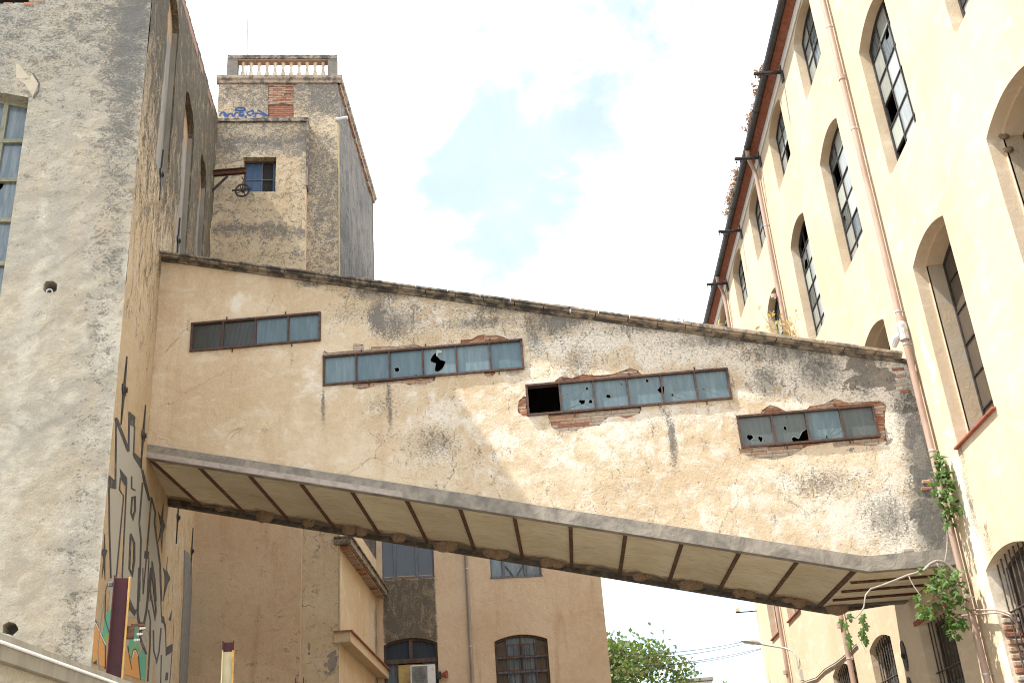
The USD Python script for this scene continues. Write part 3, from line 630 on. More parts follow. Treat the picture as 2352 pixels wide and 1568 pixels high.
# back, ends, floors and roof: a closed shell with dim rooms
sh = MB(); sh.box((FX + 7.0, (FY0 + FY1)/2, FTOP/2), (.3, FY1 - FY0, FTOP)); obj('back_wall', sh.get(), m_room, rg)
for y in (FY0 + .1, FY1 - .1):
    obj('end_wall', MB().box((FX + 3.6, y, FTOP/2), (6.9, .2, FTOP), bevel=0).get(), m_right, rg)
for z in (.3, 5.4, 10.6, 15.1): obj('floor', MB().box((FX + 3.7, (FY0 + FY1)/2, z), (6.4, FY1 - FY0 - .5, .22)).get(), m_room, rg)
rfm = MB()
for k, (p, q) in enumerate((((FX - .16, 17.70), (FX + 3.6, 19.2)), ((FX + 3.6, 19.2), (FX + 7.4, 17.6)))):
    a, b = np.array(p), np.array(q)
    rfm.add([[a[0], FY0 - .2, a[1]], [b[0], FY0 - .2, b[1]], [b[0], FY1 + .2, b[1]], [a[0], FY1 + .2, a[1]], [a[0], FY0 - .2, a[1] + .09], [b[0], FY0 - .2, b[1] + .09], [b[0], FY1 + .2, b[1] + .09], [a[0], FY1 + .2, a[1] + .09]],
            [[0, 3, 2, 1], [4, 5, 6, 7], [0, 1, 5, 4], [2, 3, 7, 6], [1, 2, 6, 5], [0, 4, 7, 3]])
obj('roof', rfm.get(), m_roof, rg)
# eave: limewashed band, red boarded soffit, half-round gutter
obj('cornice_band', MB().box((FX - .015, (FY0 + FY1)/2, 17.515), (.03, FY1 - FY0, .22), bevel=.008).get(), m_white, rg)
ev = Polygon([(FX - .02, 17.62), (FX - .20, 17.72), (FX - .20, 17.78), (FX, 17.70)])
obj('eave_board', MB().prism(affinity.affine_transform(ev, [1, 0, 0, 1, 0, 0]), (0, FY0 - .2, 0), (1, 0, 0), (0, 0, 1), (0, 1, 0), 0, FY1 - FY0 + .4).get(), m_eave, rg)
gp = Polygon([(math.cos(t)*.085, math.sin(t)*.085) for t in np.linspace(math.pi, 2*math.pi, 10)] + [(math.cos(t)*.072, math.sin(t)*.072) for t in np.linspace(2*math.pi, math.pi, 10)])
gp = affinity.translate(gp, FX - .285, 17.76)
obj('gutter', MB().prism(gp, (0, FY0 - .2, 0), (1, 0, 0), (0, 0, 1), (0, 1, 0), 0, FY1 - FY0 + .4).get(), m_gutter, rg)
for k in range(16):
    y = 12 + k*1.5
    obj('gutter_clip', MB().tube([(FX - .285 + .09*math.cos(t), y, 17.76 + .09*math.sin(t)) for t in np.linspace(math.pi, 2*math.pi, 8)], .009, 5).get(), m_iron, rg)
# iron arms with insulators under the eave
for y in (20.65, 24.08, 27.76, 31.01):
    a = obj('iron_arm', MB().bar((FX, y, 17.42), (FX - .66, y, 17.44), .075, .055, bevel=.008).bar((FX - .02, y, 17.42), (FX - .6, y, 17.42), .02, .09).get(), m_iron, rg)
    obj('wall_plate', MB().box((FX - .03, y, 17.36), (.03, .16, .42), bevel=.01).get(), m_iron, a)
    for dx in (.63, .52):
        obj('insulator_pin', MB().lathe([(.001, 0), (.016, 0), (.012, -.06), (.022, -.07), (.018, -.10), (.001, -.10)], (FX - dx, y, 17.41), 8).get(), m_iron, a)
# windows
rr = np.random.RandomState(31)
def window(key):
    poly, dep, style = ROWS[key]; row, bay = key
    y0, z0, y1, z1 = poly.bounds
    o, eu, ev, n = (FX, 0, 0), (0, -1, 0), (0, 0, 1), (-1, 0, 0)
    neg = lambda p: affinity.scale(p, -1, 1, origin=(0, 0))
    if style == 'deep':
        inn = poly.buffer(-.03).buffer(.0)
        back = .47
        ring = neg(poly.buffer(.02).difference(poly.buffer(-.035)))
        w = obj('window', MB().prism(ring, o, eu, ev, n, -dep - .03, -dep + .002).get(), m_sillred if False else m_right, rg)
        # inner splay of old greyish paint
        for (a, b) in ((y1 - .035, y1 + .02), (y0 - .02, y0 + .035)):
            obj('splay', MB().box((FX + (dep + back)/2 + .01, (a + b)/2, (z0 + z1)/2), (back - dep, b - a, z1 - z0 + .1)).get(), m_splay, w)
        top = poly.buffer(.02).difference(poly.buffer(-.035)).intersection(sbox(y0 - .1, z1 - .185, y1 + .1, z1 + .1))
        obj('inner_arch', MB().prism(neg(top), o, eu, ev, n, -back - .02, -dep - .032).get(), m_right, w)
        obj('sill', MB().box((FX + .17, (y0 + y1)/2, z0 - .005), (.46, y1 - y0 + .10, .035), bevel=.006).get(), m_sillred, w)
        pl = inn; dp = back; cols, rows = 3, 6
    elif style == 'bars':
        w = obj('window', MB().prism(neg(poly.buffer(.01).difference(poly.buffer(-.06))), o, eu, ev, n, -dep - .06, -dep + .01).get(), m_wood, rg)
        pl = poly; dp = dep + .02; cols, rows = 2, 4
        nb = 9
        for k in range(nb):
            y = y0 + (k + .7)*(y1 - y0)/(nb + .4); c = LineString([(y, z0), (y, z1 + 1)]).intersection(poly)
            if c.is_empty: continue
            obj('iron_bar', MB().tube([(FX + dep*.45, y, z0), (FX + dep*.45, y, c.bounds[3])], .013, 6).get(), m_ironbar, w)
        for z in np.arange(z0 + .9, z1 - .5, 1.05):
            obj('cross_bar', MB().bar((FX + dep*.45, y0, z), (FX + dep*.45, y1, z), .045, .014).get(), m_ironbar, w)
        if bay == 3: obj('lintel', MB().box((FX - .006, (y0 + y1)/2, z1 + .04), (.06, y1 - y0 + .3, .08), bevel=.01).get(), m_sillred, w)
    else:
        w = obj('window', MB().prism(neg(poly.buffer(.01).difference(poly.buffer(-.045))), o, eu, ev, n, -dep - .045, -dep + .008).get(), m_iron, rg)
        pl = poly; dp = dep + .006; cols, rows = 3, 6 if row == 2 else 4
    if style == 'deep': obj('frame', MB().prism(neg(pl.difference(pl.buffer(-.05))), o, eu, ev, n, -dp - .05, -dp + .01).get(), m_iron, w)
    bx = [y0 + (y1 - y0)*k/cols for k in range(cols + 1)]; bz = [z0 + (z1 - z0)*k/rows for k in range(rows + 1)]
    for y in bx[1:-1]:
        c = LineString([(y, z0), (y, z1 + .5)]).intersection(pl)
        obj('glazing_bar', MB().box((FX + dp + .012, y, (c.bounds[1] + c.bounds[3])/2), (.034, .024, c.length)).get(), m_iron if style != 'bars' else m_wood, w)
    for z in bz[1:-1]:
        obj('glazing_bar', MB().box((FX + dp + .014, (y0 + y1)/2, z), (.036, y1 - y0 - .02, .024)).get(), m_iron if style != 'bars' else m_wood, w)
    for i in range(cols):
        for j in range(rows):
            c = pl.buffer(-.02).intersection(sbox(bx[i] + .013, bz[j] + .013, bx[i + 1] - .013, bz[j + 1] - .013))
            if c.area < .01: continue
            q = rr.rand()
            if style == 'grid':
                m = m_fglass[2] if q < .36 else m_fglass[1] if q < .72 else m_fglass[0] if q < .93 else None
                if row == 3: m = m_fglass[1] if i == cols - 1 else (None if q < .35 and j < 3 else m_fglass[0] if q < .8 else m_fglass[2])
            elif style == 'deep': m = m_fglass[3]
            else: m = m_fglass[0] if q < .5 else m_fglass[3]
            if m is None: continue
            tl = rr.uniform(-.004, .004)
            if q > .84 and m is m_fglass[0] and style == 'grid':     # a broken pane with a jagged remnant
                b = c.bounds; cut = shard((rr.uniform(b[0], b[2]), rr.uniform(b[1], b[3])), rr.uniform(.12, .25), 8, rr.randint(999)); c = c.difference(cut)
                if c.is_empty: continue
            obj('pane', MB().prism(neg(c), o, eu, ev, n, -dp - .02 + tl, -dp - .016 + tl).get(), m, w)
m_splay = plaster('plaster_splay', (.40, .33, .24), (.46, .36, .24), lime=(.36, .38, .42), mold=-.8, limew=-.25, peel=-1.2, crack=.1, streak_w=.1, bump=.5)
m_ironbar = simple('bar_iron', (.045, .04, .038), (.12, .095, .075), .6, scale=14)
for k in keys: window(k)
# mud nests in the inner arches are separate things further down
# exposed bricks of the far jamb of the ground window at the front
rq = np.random.RandomState(3)
for k in range(20):
    z = 2.35 + k*.098
    x0 = FX + .012 + rq.uniform(0, .012); wdt = .22 if k % 2 else .24
    if z > 4.25: continue
    obj('brick', MB().box((x0 + wdt/2 + .03, 16.13 - rq.uniform(0, .02), z), (wdt, .17, .072), bevel=.014).get(), BR[rq.choice(4, p=[.15, .1, .3, .45])], rg)
# tie plates
def tie(parent, c, n, up, r, mat=None, lens=False):
    n = np.array(n, float); up = np.array(up, float); s = np.cross(up, n)
    if lens: poly = Polygon([(.5*r*math.cos(t), r*math.sin(t)) for t in np.linspace(0, 2*math.pi, 18)[:-1]])
    else: poly = Polygon([(0, r*1.5), (.16*r, .25*r), (.42*r, .1*r), (.42*r, -.1*r), (.16*r, -.25*r), (0, -r*1.5), (-.16*r, -.25*r), (-.42*r, -.1*r), (-.42*r, .1*r), (-.16*r, .25*r)])
    p = obj('tie_plate', MB().prism(poly, c, s, up, n, -.01, .022).get(), mat or m_iron, parent)
    obj('tie_bolt', MB().lathe([(.001, .02), (.055, .02), (.055, .038), (.034, .04), (.034, .05), (.045, .052), (.045, .06), (.001, .06)], c, 8, n).get(), mat or m_iron, p)
for (y, z) in ((20.8, 4.38), (20.85, 3.75), (24.55, 4.62)): tie(rg, (FX, y, z), (-1, 0, 0), (0, 0, 1), .27, lens=True)
# drainpipes
def drain(parent, pts, r, mat, joints=(), brackets=(), label=None, jm=None, wallx=None):
    p = obj('drainpipe', MB().tube(pts, r, 14).get(), mat, parent, smooth=50, label=label)
    for z in joints: obj('pipe_collar', MB().lathe([(r, -.05), (r + .012, -.05), (r + .012, .05), (r, .05)], (np.interp(z, [pts[-1][2], pts[0][2]], [pts[-1][0], pts[0][0]]), pts[len(pts)//2][1], z), 14).get(), jm or mat, p)
    for z in brackets:
        obj('pipe_bracket', MB().lathe([(r, -.014), (r + .007, -.014), (r + .007, .014), (r, .014)], (pts[len(pts)//2][0], pts[len(pts)//2][1], z), 14).bar((pts[len(pts)//2][0] + r, pts[len(pts)//2][1], z), (wallx, pts[len(pts)//2][1], z), .02).get(), m_zinc, p)
    return p
px_, py_ = FX - .10, 16.78
dp = drain(rg, [(px_, py_, z) for z in np.linspace(17.5, .3, 22)],   .052, m_pipe, joints=(14.2, 9.2, 6.2), brackets=(15.4, 13.05, 9.35, 8.75, 6.9, 4.6, 3.5), label='pinkish drainpipe at the end of the walkway', wallx=FX)
obj('pipe_sleeve', MB().lathe([(.064, -.16), (.082, -.15), (.085, .12), (.064, .17)], (px_, py_, 8.98), 14).tube([(px_ - .02, py_ + .02, 8.95), (px_ - .12, py_ + .08, 8.9), (px_ - .17, py_ + .14, 8.78)], [.06, .075, .05], 10).get(), m_zinc, dp)
for y, tops in ((24.45, 17.4), (31.35, 17.4)):
    drain(rg, [(FX - .285, y - .35, 17.68), (FX - .27, y - .2, 17.55), (FX - .15, y - .03, 17.36), (FX - .10, y, 17.1)] + [(FX - .10, y, z) for z in np.linspace(16.8, .3, 16)], .055, m_pipe, joints=(13.6, 9.0, 5.6), brackets=(15.6, 12.2, 7.4, 4.9), wallx=FX)
# ------------------------------------------------------------------ weathered mill on the left
LC = np.array([-5.93, 13.96, 0.0])
lf = thing('weathered_mill', 'weathered grey and ochre mill with a painted side wall, left of the street', 'mill building', LC)
fe = np.array([-.988, -.156, 0]); fe /= np.linalg.norm(fe)
se = np.array([-.2164, .9763, 0]); se /= np.linalg.norm(se)
fn = np.cross(np.array([0, 0, 1.0]), fe)           # towards the camera
if fn[1] > 0: fn = -fn
sn = np.cross(se, np.array([0, 0, 1.0]))            # towards the street
if sn[0] < 0: sn = -sn
def onF(x, y): p = on(x, y, fn, LC); return float((p - LC) @ fe), float(p[2])
def onS(x, y): p = on(x, y, sn, LC); return float((p - LC) @ se), float(p[2])
z1 = lambda x, y: (.375*x, .375*y)
# front: main window with a flat arch, an empty opening above, two holes
fwin = Polygon([(1.735, 7.6), (4.1, 7.6), (4.1, 13.02), (3.4, 13.12), (2.4, 13.06), (1.735, 12.91)])
fup = Polygon([(1.62, 14.93), (1.95, 14.93), (1.96, 14.83), (2.35, 14.80), (2.9, 14.83), (4.1, 14.8), (4.1, 16.7), (1.62, 16.7)])
h1 = rag(Polygon([(onF(*z)) for z in ((100, 652), (106, 645), (122, 646), (132, 652), (131, 668), (126, 672), (104, 674), (98, 666))]), .02, 8, .03, 3)
h2 = rag(Polygon([(onF(*z)) for z in ((8, 1434), (20, 1427), (38, 1432), (42, 1446), (30, 1460), (5, 1452))]), .03, 8, .03, 5)
Lp = Polygon([(0, 0), (6.2, 0), (6.2, 17.1), (0, 17.1)], [list(g.exterior.coords) for g in (fwin, fup, h1, h2)])
# coordinates run leftwards, so mirror them for the outward normal: use eu = -fe, u' = -u
mir = lambda p: affinity.scale(p, -1, 1, origin=(0, 0))
def ldepth(poly):
    out = []
    for r in poly.interiors:
        c = Polygon(r).centroid; a = Polygon(r).area
        out.append(.22 if a > 5 else .5 if a > 2 else .25)
    return out
Lm = mir(Lp)
fx_ = lambda u, v: -u
edge = lambda u, v: np.exp(-((fx_(u, v) - .28)/.30)**2)
crackline = [onF(*p) for p in (z1(0, 265), z1(60, 315), z1(110, 360), z1(150, 420), z1(205, 455), z1(240, 510), z1(235, 560), z1(205, 600))]
cl = LineString(crackline)
wall('front_wall', lf, m_left, LC, -fe, (0, 0, 1), Lm, .045, depth=ldepth(Lm), amp=.022, freq=2.6, seed=23,
     attrs=dict(mold=lambda u, v: np.clip(.22*ss(v, 8.6, 12.6) + .20*ss(v, 12.3, 14.3) + .04 + edge(u, v)*(.28 + .34*(meshkit.fbm(np.c_[u*.9, v*1.3, u*0], 3, 5) - .4)) - .35*ss(v, 13.0, 12.2)*np.exp(-((fx_(u, v) - .62)/.3)**2)*np.exp(-((v - 13.1)/.5)**2), 0, 1),
                lime=lambda u, v: np.clip(.30*ss(v, 12.0, 9.0) + .30*np.exp(-((fx_(u, v) - 1.30)/.12)**2)*ss(v, 13.2, 12.0) + .8*np.exp(-(((fx_(u, v) - .18)/.14)**2 + ((v - 8.75)/.42)**2)) + .5*np.exp(-(((fx_(u, v) - 1.28)/.12)**2 + ((v - 9.25)/.2)**2)) + .25*np.exp(-(fx_(u, v)/.05)**2), 0, 1),
                peel=lambda u, v: 1.15*np.exp(-(((fx_(u, v) - 1.45)/.16)**2 + ((v - 13.55)/.28)**2))*0))
# the long crack over the window and the lump of newer plaster beside the corner
ck = MB(); q = mir(LineString(crackline).buffer(.011, resolution=2))
ck.prism(q, LC, -fe, (0, 0, 1), fn, -.01, .004); obj('wall_crack', ck.get(), m_iron, lf)
patch = mir(rag(Polygon([onF(*p) for p in (z1(95, 375), z1(150, 425), z1(205, 465), z1(238, 515), z1(200, 590), z1(150, 520), z1(100, 480))]).buffer(.0), .03, 5, .06, 6))
obj('plaster_scar', MB().prism(patch, LC, -fe, (0, 0, 1), fn, -.02, .0035).get(), simple('bare_ochre_plaster', (.43, .37, .275), (.39, .335, .255), .95, scale=7, bump=.01), lf)
# window of the front wall
wn = obj('window', MB().prism(mir(fwin.difference(fwin.buffer(-.07))), LC, -fe, (0, 0, 1), fn, -.26, -.19).get(), m_green, lf)
us = [1.735, 2.13, 2.9, 3.5, 4.1]; zs = [7.6, 8.55, 9.30, 10.03, 10.78, 11.50, 12.22, 13.1]
for u in us[1:-1]: obj('glazing_bar', MB().prism(mir(sbox(u - .035, 7.66, u + .035, 13.02)), LC, -fe, (0, 0, 1), fn, -.255, -.185).get(), m_green, wn)
for z in zs[1:-1]: obj('glazing_bar', MB().prism(mir(sbox(1.80, z - .035, 4.05, z + .035)), LC, -fe, (0, 0, 1), fn, -.25, -.18).get(), m_green, wn)
for i in range(4):
    for j in range(7):
        c = fwin.buffer(-.04).intersection(sbox(us[i] + .03, zs[j] + .03, us[i + 1] - .03, zs[j + 1] - .03))
        if i == 0 and j == 4: c = c.difference(Polygon([(1.99, 11.5), (2.2, 11.5), (2.2, 10.9), (2.12, 11.1), (2.08, 11.3), (2.02, 11.38)]))
        if c.area > .005: obj('pane', MB().prism(mir(c), LC, -fe, (0, 0, 1), fn, -.235, -.231).get(), m_curtain, wn)
# broken brick ledge of the empty opening
rl = np.random.RandomState(8)
for k in range(16):
    u = 1.64 + k*.16; z = 14.80 + (.10 if u < 1.9 else rl.uniform(-.03, .05)); c = LC + fe*u + fn*(-.06 - rl.uniform(0, .05)); c[2] = z
    obj('brick', MB().box(c, (.15, .16, .07), [fe, fn, [0, 0, 1]], bevel=.012).get(), BR[rl.choice(4)], lf)
# pipe stub in the upper hole, plug in the lower
cc = LC + fe*onF(113, 663)[0] - fn*.22; cc[2] = onF(113, 664)[1]
obj('pipe_stub', MB().lathe([(.034, 0), (.05, 0), (.05, .20), (.034, .20), (.034, 0)], cc, 12, fn + np.array([0, 0, -.15])).get(), m_zinc, lf)
for hole in (h1, h2): obj('hole_back', MB().prism(mir(hole.buffer(.02)), LC, -fe, (0, 0, 1), fn, -.26, -.24).get(), m_cement if hole is h1 else m_room, lf)
# side wall, with three walled-up window niches seen edge on
def niche(u0, u1, z0, z1): 
    c = (u0 + u1)/2; h = (u1 - u0)/2
    return Polygon([(u0, z0), (u1, z0)] + [(c + h*math.cos(t), z1 - .32 + .32*math.sin(t)) for t in np.linspace(0, math.pi, 9)])
SN = [niche(1.75, 3.15, 12.9, 17.25), niche(4.75, 6.35, 12.3, 17.0), niche(7.9, 9.3, 12.6, 17.6)]
Sp = Polygon([(0, 0), (11.05, 0), (11.05, 20.74), (0, 17.1)], [list(g.exterior.coords) for g in SN])
wall('side_wall', lf, m_side, LC, se, (0, 0, 1), Sp, .055, depth=.14, amp=.042, freq=2.6, seed=41, mask=lambda u, v: ss(v, 8.6, 9.6),
     attrs=dict(mold=lambda u, v: np.clip(.16 + .42*ss(v, 11.5, 16.0) + .30*ss(v, 8.8, 11.5) + .22*ss(u, 5.5, 8.5)*ss(v, 9.0, 3.0) - .5*ss(u, 4.6, 4.2)*ss(v, 9.3, 8.3), 0, .9), lime=lambda u, v: .30*ss(u, 5.5, 6.8)*ss(v, 9.0, 8.0) + .10))
ss_wall = stage.GetPrimAtPath('/World/weathered_mill/side_wall')
for k, g in enumerate(SN):
    b = g.bounds
    obj('blind_window', MB().prism(g.buffer(.01), LC, se, (0, 0, 1), sn, -.34, -.28).get(), m_blind, lf) if False else None
m_blind = simple('grey_shutter', (.235, .205, .165), (.16, .145, .12), .85, scale=4, streaks=True)
for g in SN:
    p = obj('blind_window', MB().prism(g.buffer(.02).intersection(sbox(0, 0, 20, g.bounds[3] - .75)), LC, se, (0, 0, 1), sn, -.18, -.13).get(), m_blind, lf)
    obj('far_jamb', MB().prism(sbox(g.bounds[2] - .012, g.bounds[1], g.bounds[2] + .02, g.bounds[3] - .33), LC, se, (0, 0, 1), sn, -.14, -.03).get(), m_blind, p)
    obj('arch_infill', MB().prism(g.buffer(.02).intersection(sbox(0, g.bounds[3] - .75, 20, 30)), LC, se, (0, 0, 1), sn, -.18, -.128).get(), simple('orange_infill_%d' % int(g.bounds[0]*10), (.34, .215, .115), (.24, .16, .09), .9, scale=6), p)
    obj('dark_gap', MB().prism(sbox(g.bounds[0] + .0, g.bounds[1] + .6, g.bounds[0] + .16, g.bounds[3] - .8), LC, se, (0, 0, 1), sn, -.13, -.126).get(), m_dark, p)  # flat near-black strip down one side of each niche panel
# body behind the two walls
c2 = LC + fe*6.2; c3 = c2 + se*11.05; c4 = LC + se*11.05
def quadwall(a, b, za, zb, t=.25):
    a, b = np.array(a), np.array(b); d = (b - a)/np.linalg.norm(b - a); n_ = np.array([d[1], -d[0], 0])*t
    v = [a, b, b + n_, a + n_]; v = [np.array([p[0], p[1], 0]) for p in v] + [np.array([p[0], p[1], z]) for p, z in zip(v, (za, zb, zb, za))]
    return np.array(v), np.array([[0, 3, 2, 1], [4, 5, 6, 7], [0, 1, 5, 4], [1, 2, 6, 5], [2, 3, 7, 6], [3, 0, 4, 7]])
obj('back_wall', quadwall(c2, c3, 17.1, 20.7), m_side, lf); obj('back_wall', quadwall(c3, c4, 20.7, 20.7, .2), m_side, lf)
rfv = [np.array([p[0], p[1], z]) for p, z in ((LC, 17.0), (c2, 17.0), (c3, 20.6), (c4, 20.6))]; rfv += [p - np.array([0, 0, .2]) for p in rfv]
obj('roof', (np.array(rfv), np.array([[0, 3, 2, 1], [4, 5, 6, 7], [0, 1, 5, 4], [1, 2, 6, 5], [2, 3, 7, 6], [3, 0, 4, 7]])), m_roof, lf)
for z in (6.3, 14.2):
    fv = [np.array([p[0], p[1], z]) for p in (LC + fe*.3 + se*.3, c2 - fe*.3 + se*.3, c3, c4 - se*.3 + fe*.3)]; fv += [p - np.array([0, 0, .2]) for p in fv]
    obj('floor', (np.array(fv), np.array([[0, 3, 2, 1], [4, 5, 6, 7], [0, 1, 5, 4], [1, 2, 6, 5], [2, 3, 7, 6], [3, 0, 4, 7]])), m_dark, lf)
prt = LC + fe*.3 + se*1.6
obj('partition', MB().prism(sbox(.35, 0.2, 6.0, 16.8), LC + se*1.9, fe, (0, 0, 1), fn, -.1, .1).get(), m_dark, lf)
z3 = lambda x, y: (.375*x, 588 + .375*y); z4 = lambda x, y: (.3557*x, 1010.6 + .3557*y)
for p in (z1(985, 1070), z1(1090, 1475), z3(755, 820), z3(873, 1100), z4(1145, 500), z4(1235, 715)):
    u, v = onS(*p); c = LC + se*u; c[2] = v; tie(lf, c, sn, (0, 0, 1), .36)
# painted letters on the side wall
zg = lambda p: (220.5 + .293*p[0], 918.75 + .293*p[1]); zh = lambda p: (165.4 + .17188*p[0], 1304.6 + .17188*p[1])
P_ = lambda f, pts: Polygon([f(p) for p in pts]).buffer(0)
L_ = lambda f, pts, w: LineString([f(p) for p in pts]).buffer(w*1.45*(.293 if f is zg else .17188)/2, resolution=3, join_style='mitre')
fill = unary_union([P_(zg, [(160, 160), (250, 390), (258, 180), (300, 205), (290, 430), (357, 545), (362, 640), (412, 790), (428, 770), (458, 880), (458, 960), (500, 1290), (512, 1568), (510, 1700), (105, 1700), (112, 1380), (100, 1000), (98, 690), (150, 690)]),
                    P_(zh, [(560, 0), (1160, 0), (1190, 650), (1235, 700), (1255, 1160), (1340, 1110), (1310, 1545), (1020, 1545), (1010, 1150), (910, 930), (940, 830), (890, 760), (868, 590), (835, 560), (760, 360), (560, 360)])])
holes_ = unary_union([P_(zg, [(190, 612), (234, 690), (200, 1385), (155, 1385), (188, 1000), (213, 745), (182, 700)]), P_(zg, [(280, 765), (302, 760), (303, 850), (286, 905), (272, 880)]), P_(zg, [(265, 1120), (292, 1110), (297, 1220), (285, 1312), (262, 1300)]),
                      P_(zg, [(420, 790), (430, 800), (407, 1182), (386, 1188), (405, 900)]), P_(zg, [(437, 1370), (462, 1568), (440, 1568), (422, 1490)]),
                      P_(zh, [(1080, 150), (1122, 500), (1107, 590), (1045, 330), (1040, 200)]), P_(zh, [(1000, 900), (1030, 700), (1045, 1000), (1010, 1500), (985, 1500)]), P_(zh, [(1075, 1230), (1125, 1260), (1110, 1540), (1070, 1540)])])
black = [L_(zg, [(157, 148), (250, 392)], 17), L_(zg, [(157, 148), (150, 690)], 8), P_(zg, [(95, 583), (155, 638), (150, 697), (97, 680)]), L_(zg, [(100, 680), (103, 1000), (115, 1390)], 7), L_(zg, [(254, 390), (259, 95)], 8), P_(zg, [(257, 88), (306, 130), (299, 210), (257, 190)]),
         L_(zg, [(300, 205), (291, 430)], 8), P_(zg, [(290, 400), (358, 470), (358, 552), (290, 445)]), L_(zg, [(360, 550), (414, 780)], 13), L_(zg, [(362, 650), (336, 960), (350, 1090), (336, 1570)], 9), P_(zg, [(183, 533), (241, 608), (238, 690), (190, 608)]),
         L_(zg, [(238, 640), (203, 1388)], 6), L_(zg, [(188, 610), (180, 700), (213, 750), (190, 1000), (156, 1382)], 7), L_(zg, [(276, 600), (276, 690), (302, 705)], 8), L_(zg, [(281, 762), (303, 757), (304, 860), (287, 925), (272, 882), (280, 762)], 10),
         L_(zg, [(270, 1050), (297, 1120), (298, 1250), (280, 1365), (258, 1320), (268, 1060)], 11), L_(zg, [(432, 770), (397, 1190), (366, 1515)], 7), P_(zg, [(378, 1180), (413, 1185), (409, 1242), (374, 1237)]), L_(zg, [(412, 1240), (397, 1570)], 5),
         L_(zg, [(433, 765), (462, 880), (456, 960), (500, 1290), (511, 1570)], 9), L_(zg, [(436, 1265), (458, 1400), (468, 1570)], 8), L_(zg, [(436, 1270), (421, 1570)], 5),
         P_(zg, [(485, 870), (508, 920), (528, 805), (524, 930), (542, 985), (522, 1040), (515, 1195), (506, 1060), (485, 1112), (506, 990)]), P_(zg, [(558, 1225), (555, 1330), (580, 1400), (560, 1440), (525, 1568), (540, 1400), (525, 1310), (550, 1340)]),
         P_(zg, [(65, 1043), (70, 1165), (86, 1175), (70, 1230), (69, 1408), (58, 1290), (44, 1388), (56, 1230), (32, 1178), (59, 1163)]),
         P_(zh, [(745, 350), (835, 555), (872, 530), (832, 638), (760, 550), (735, 640)]), L_(zh, [(893, 0), (872, 600), (905, 790), (945, 800), (990, 560), (1050, 0)], 20), P_(zh, [(880, 700), (970, 735), (940, 830), (895, 800)]), L_(zh, [(1018, 560), (1043, 700), (1040, 1010), (1010, 1500)], 12),
         L_(zh, [(1040, 200), (1045, 330), (1105, 655), (1120, 560), (1060, 0)], 14), L_(zh, [(1168, 0), (1192, 650)], 10), P_(zh, [(1188, 632), (1225, 640), (1245, 760), (1250, 900), (1222, 740), (1190, 720)]), L_(zh, [(1243, 740), (1255, 1165)], 8), P_(zh, [(1250, 1060), (1342, 1003), (1340, 1112), (1252, 1165)]),
         L_(zh, [(1083, 830), (1088, 1100), (1128, 1240), (1160, 1100), (1185, 800)], 13), L_(zh, [(912, 820), (908, 930), (985, 1135)], 20), L_(zh, [(1190, 1160), (1180, 1540)], 10), L_(zh, [(1332, 1130), (1302, 1540)], 6), P_(zh, [(1250, 1388), (1282, 1388), (1275, 1490), (1238, 1495)]), P_(zh, [(1330, 560), (1320, 700), (1290, 680), (1312, 620)]),
         P_(zh, [(1235, 30), (1305, 110), (1255, 280), (1215, 440), (1235, 250)]), L_(zh, [(942, 0), (945, 330)], 9), L_(zh, [(305, 690), (440, 1030), (440, 1330)], 11), L_(zh, [(480, 200), (445, 300), (437, 680), (490, 850)], 6), P_(zh, [(270, 1258), (325, 1222), (322, 1280)]), L_(zh, [(745, 1040), (760, 1180), (795, 1345)], 7), L_(zh, [(795, 1180), (812, 1090), (840, 1075), (880, 1170), (912, 1480)], 9)]
teal = [P_(zh, [(520, 540), (455, 600), (437, 680), (400, 880), (420, 960), (455, 900), (490, 830), (520, 640)]), P_(zh, [(800, 790), (845, 730), (870, 800), (885, 920), (890, 1100), (850, 1065), (820, 1080), (790, 1190), (765, 1150), (745, 1040), (760, 950)]), P_(zh, [(940, 1072), (990, 1140), (975, 1500), (912, 1478), (895, 1150)]), P_(zh, [(245, 1255), (262, 900), (275, 800), (268, 1255)])]
green = [P_(zh, [(415, 940), (470, 850), (490, 880), (440, 1000)]), P_(zh, [(770, 1120), (800, 1020), (860, 960), (850, 1040), (810, 1080), (785, 1190)])]
orange = [P_(zh, [(305, 740), (435, 1020), (440, 1320), (272, 1258), (285, 780)]), P_(zh, [(830, 1095), (875, 1170), (908, 1476), (705, 1410), (735, 1060), (790, 1330), (800, 1180)])]
wht = [L_(zh, [(308, 725), (440, 1020)], 7), L_(zh, [(803, 1180), (818, 1100), (838, 1092), (872, 1170)], 6)]
def px_to_side(poly):
    out = []
    for g in getattr(poly, 'geoms', [poly]):
        if g.geom_type == 'Polygon' and g.area > 1:
            q = Polygon([onS(*p) for p in g.exterior.coords], [[onS(*p) for p in r.coords] for r in g.interiors]).buffer(0)
            out.append(q.intersection(sbox(.015, 1, 11, 16)))
    return unary_union(out)
blk = unary_union(black)
for nm, pl, h, lb in (('grey', fill.difference(holes_).difference(blk), .0045, 'flat grey filling of the big painted letters'), ('teal', unary_union(teal).difference(blk), .0050, 'teal painted flames'), ('orange', unary_union(orange).difference(blk), .0055, 'orange painted shapes'),
                      ('green', unary_union(green).difference(blk), .0065, 'green painted shading'), ('black', blk, .0075, 'black painted outlines and stars'), ('white', unary_union(wht), .0085, 'thin white painted highlights')):
    q = px_to_side(pl)
    for gi, g in enumerate(sorted(getattr(q, 'geoms', [q]), key=lambda g: -g.area)):
        if g.area > .0004: obj('graffiti', MB().prism(g, LC, se, (0, 0, 1), sn, -.02, h).get(), m_paint[nm], lf, label=lb if gi == 0 else None)
cem = P_(zh, [(1495, -250), (1560, -200), (1600, 0), (1600, 150), (1580, 700), (1545, 1545), (1430, 1545), (1455, 900), (1470, 600), (1490, 300)])
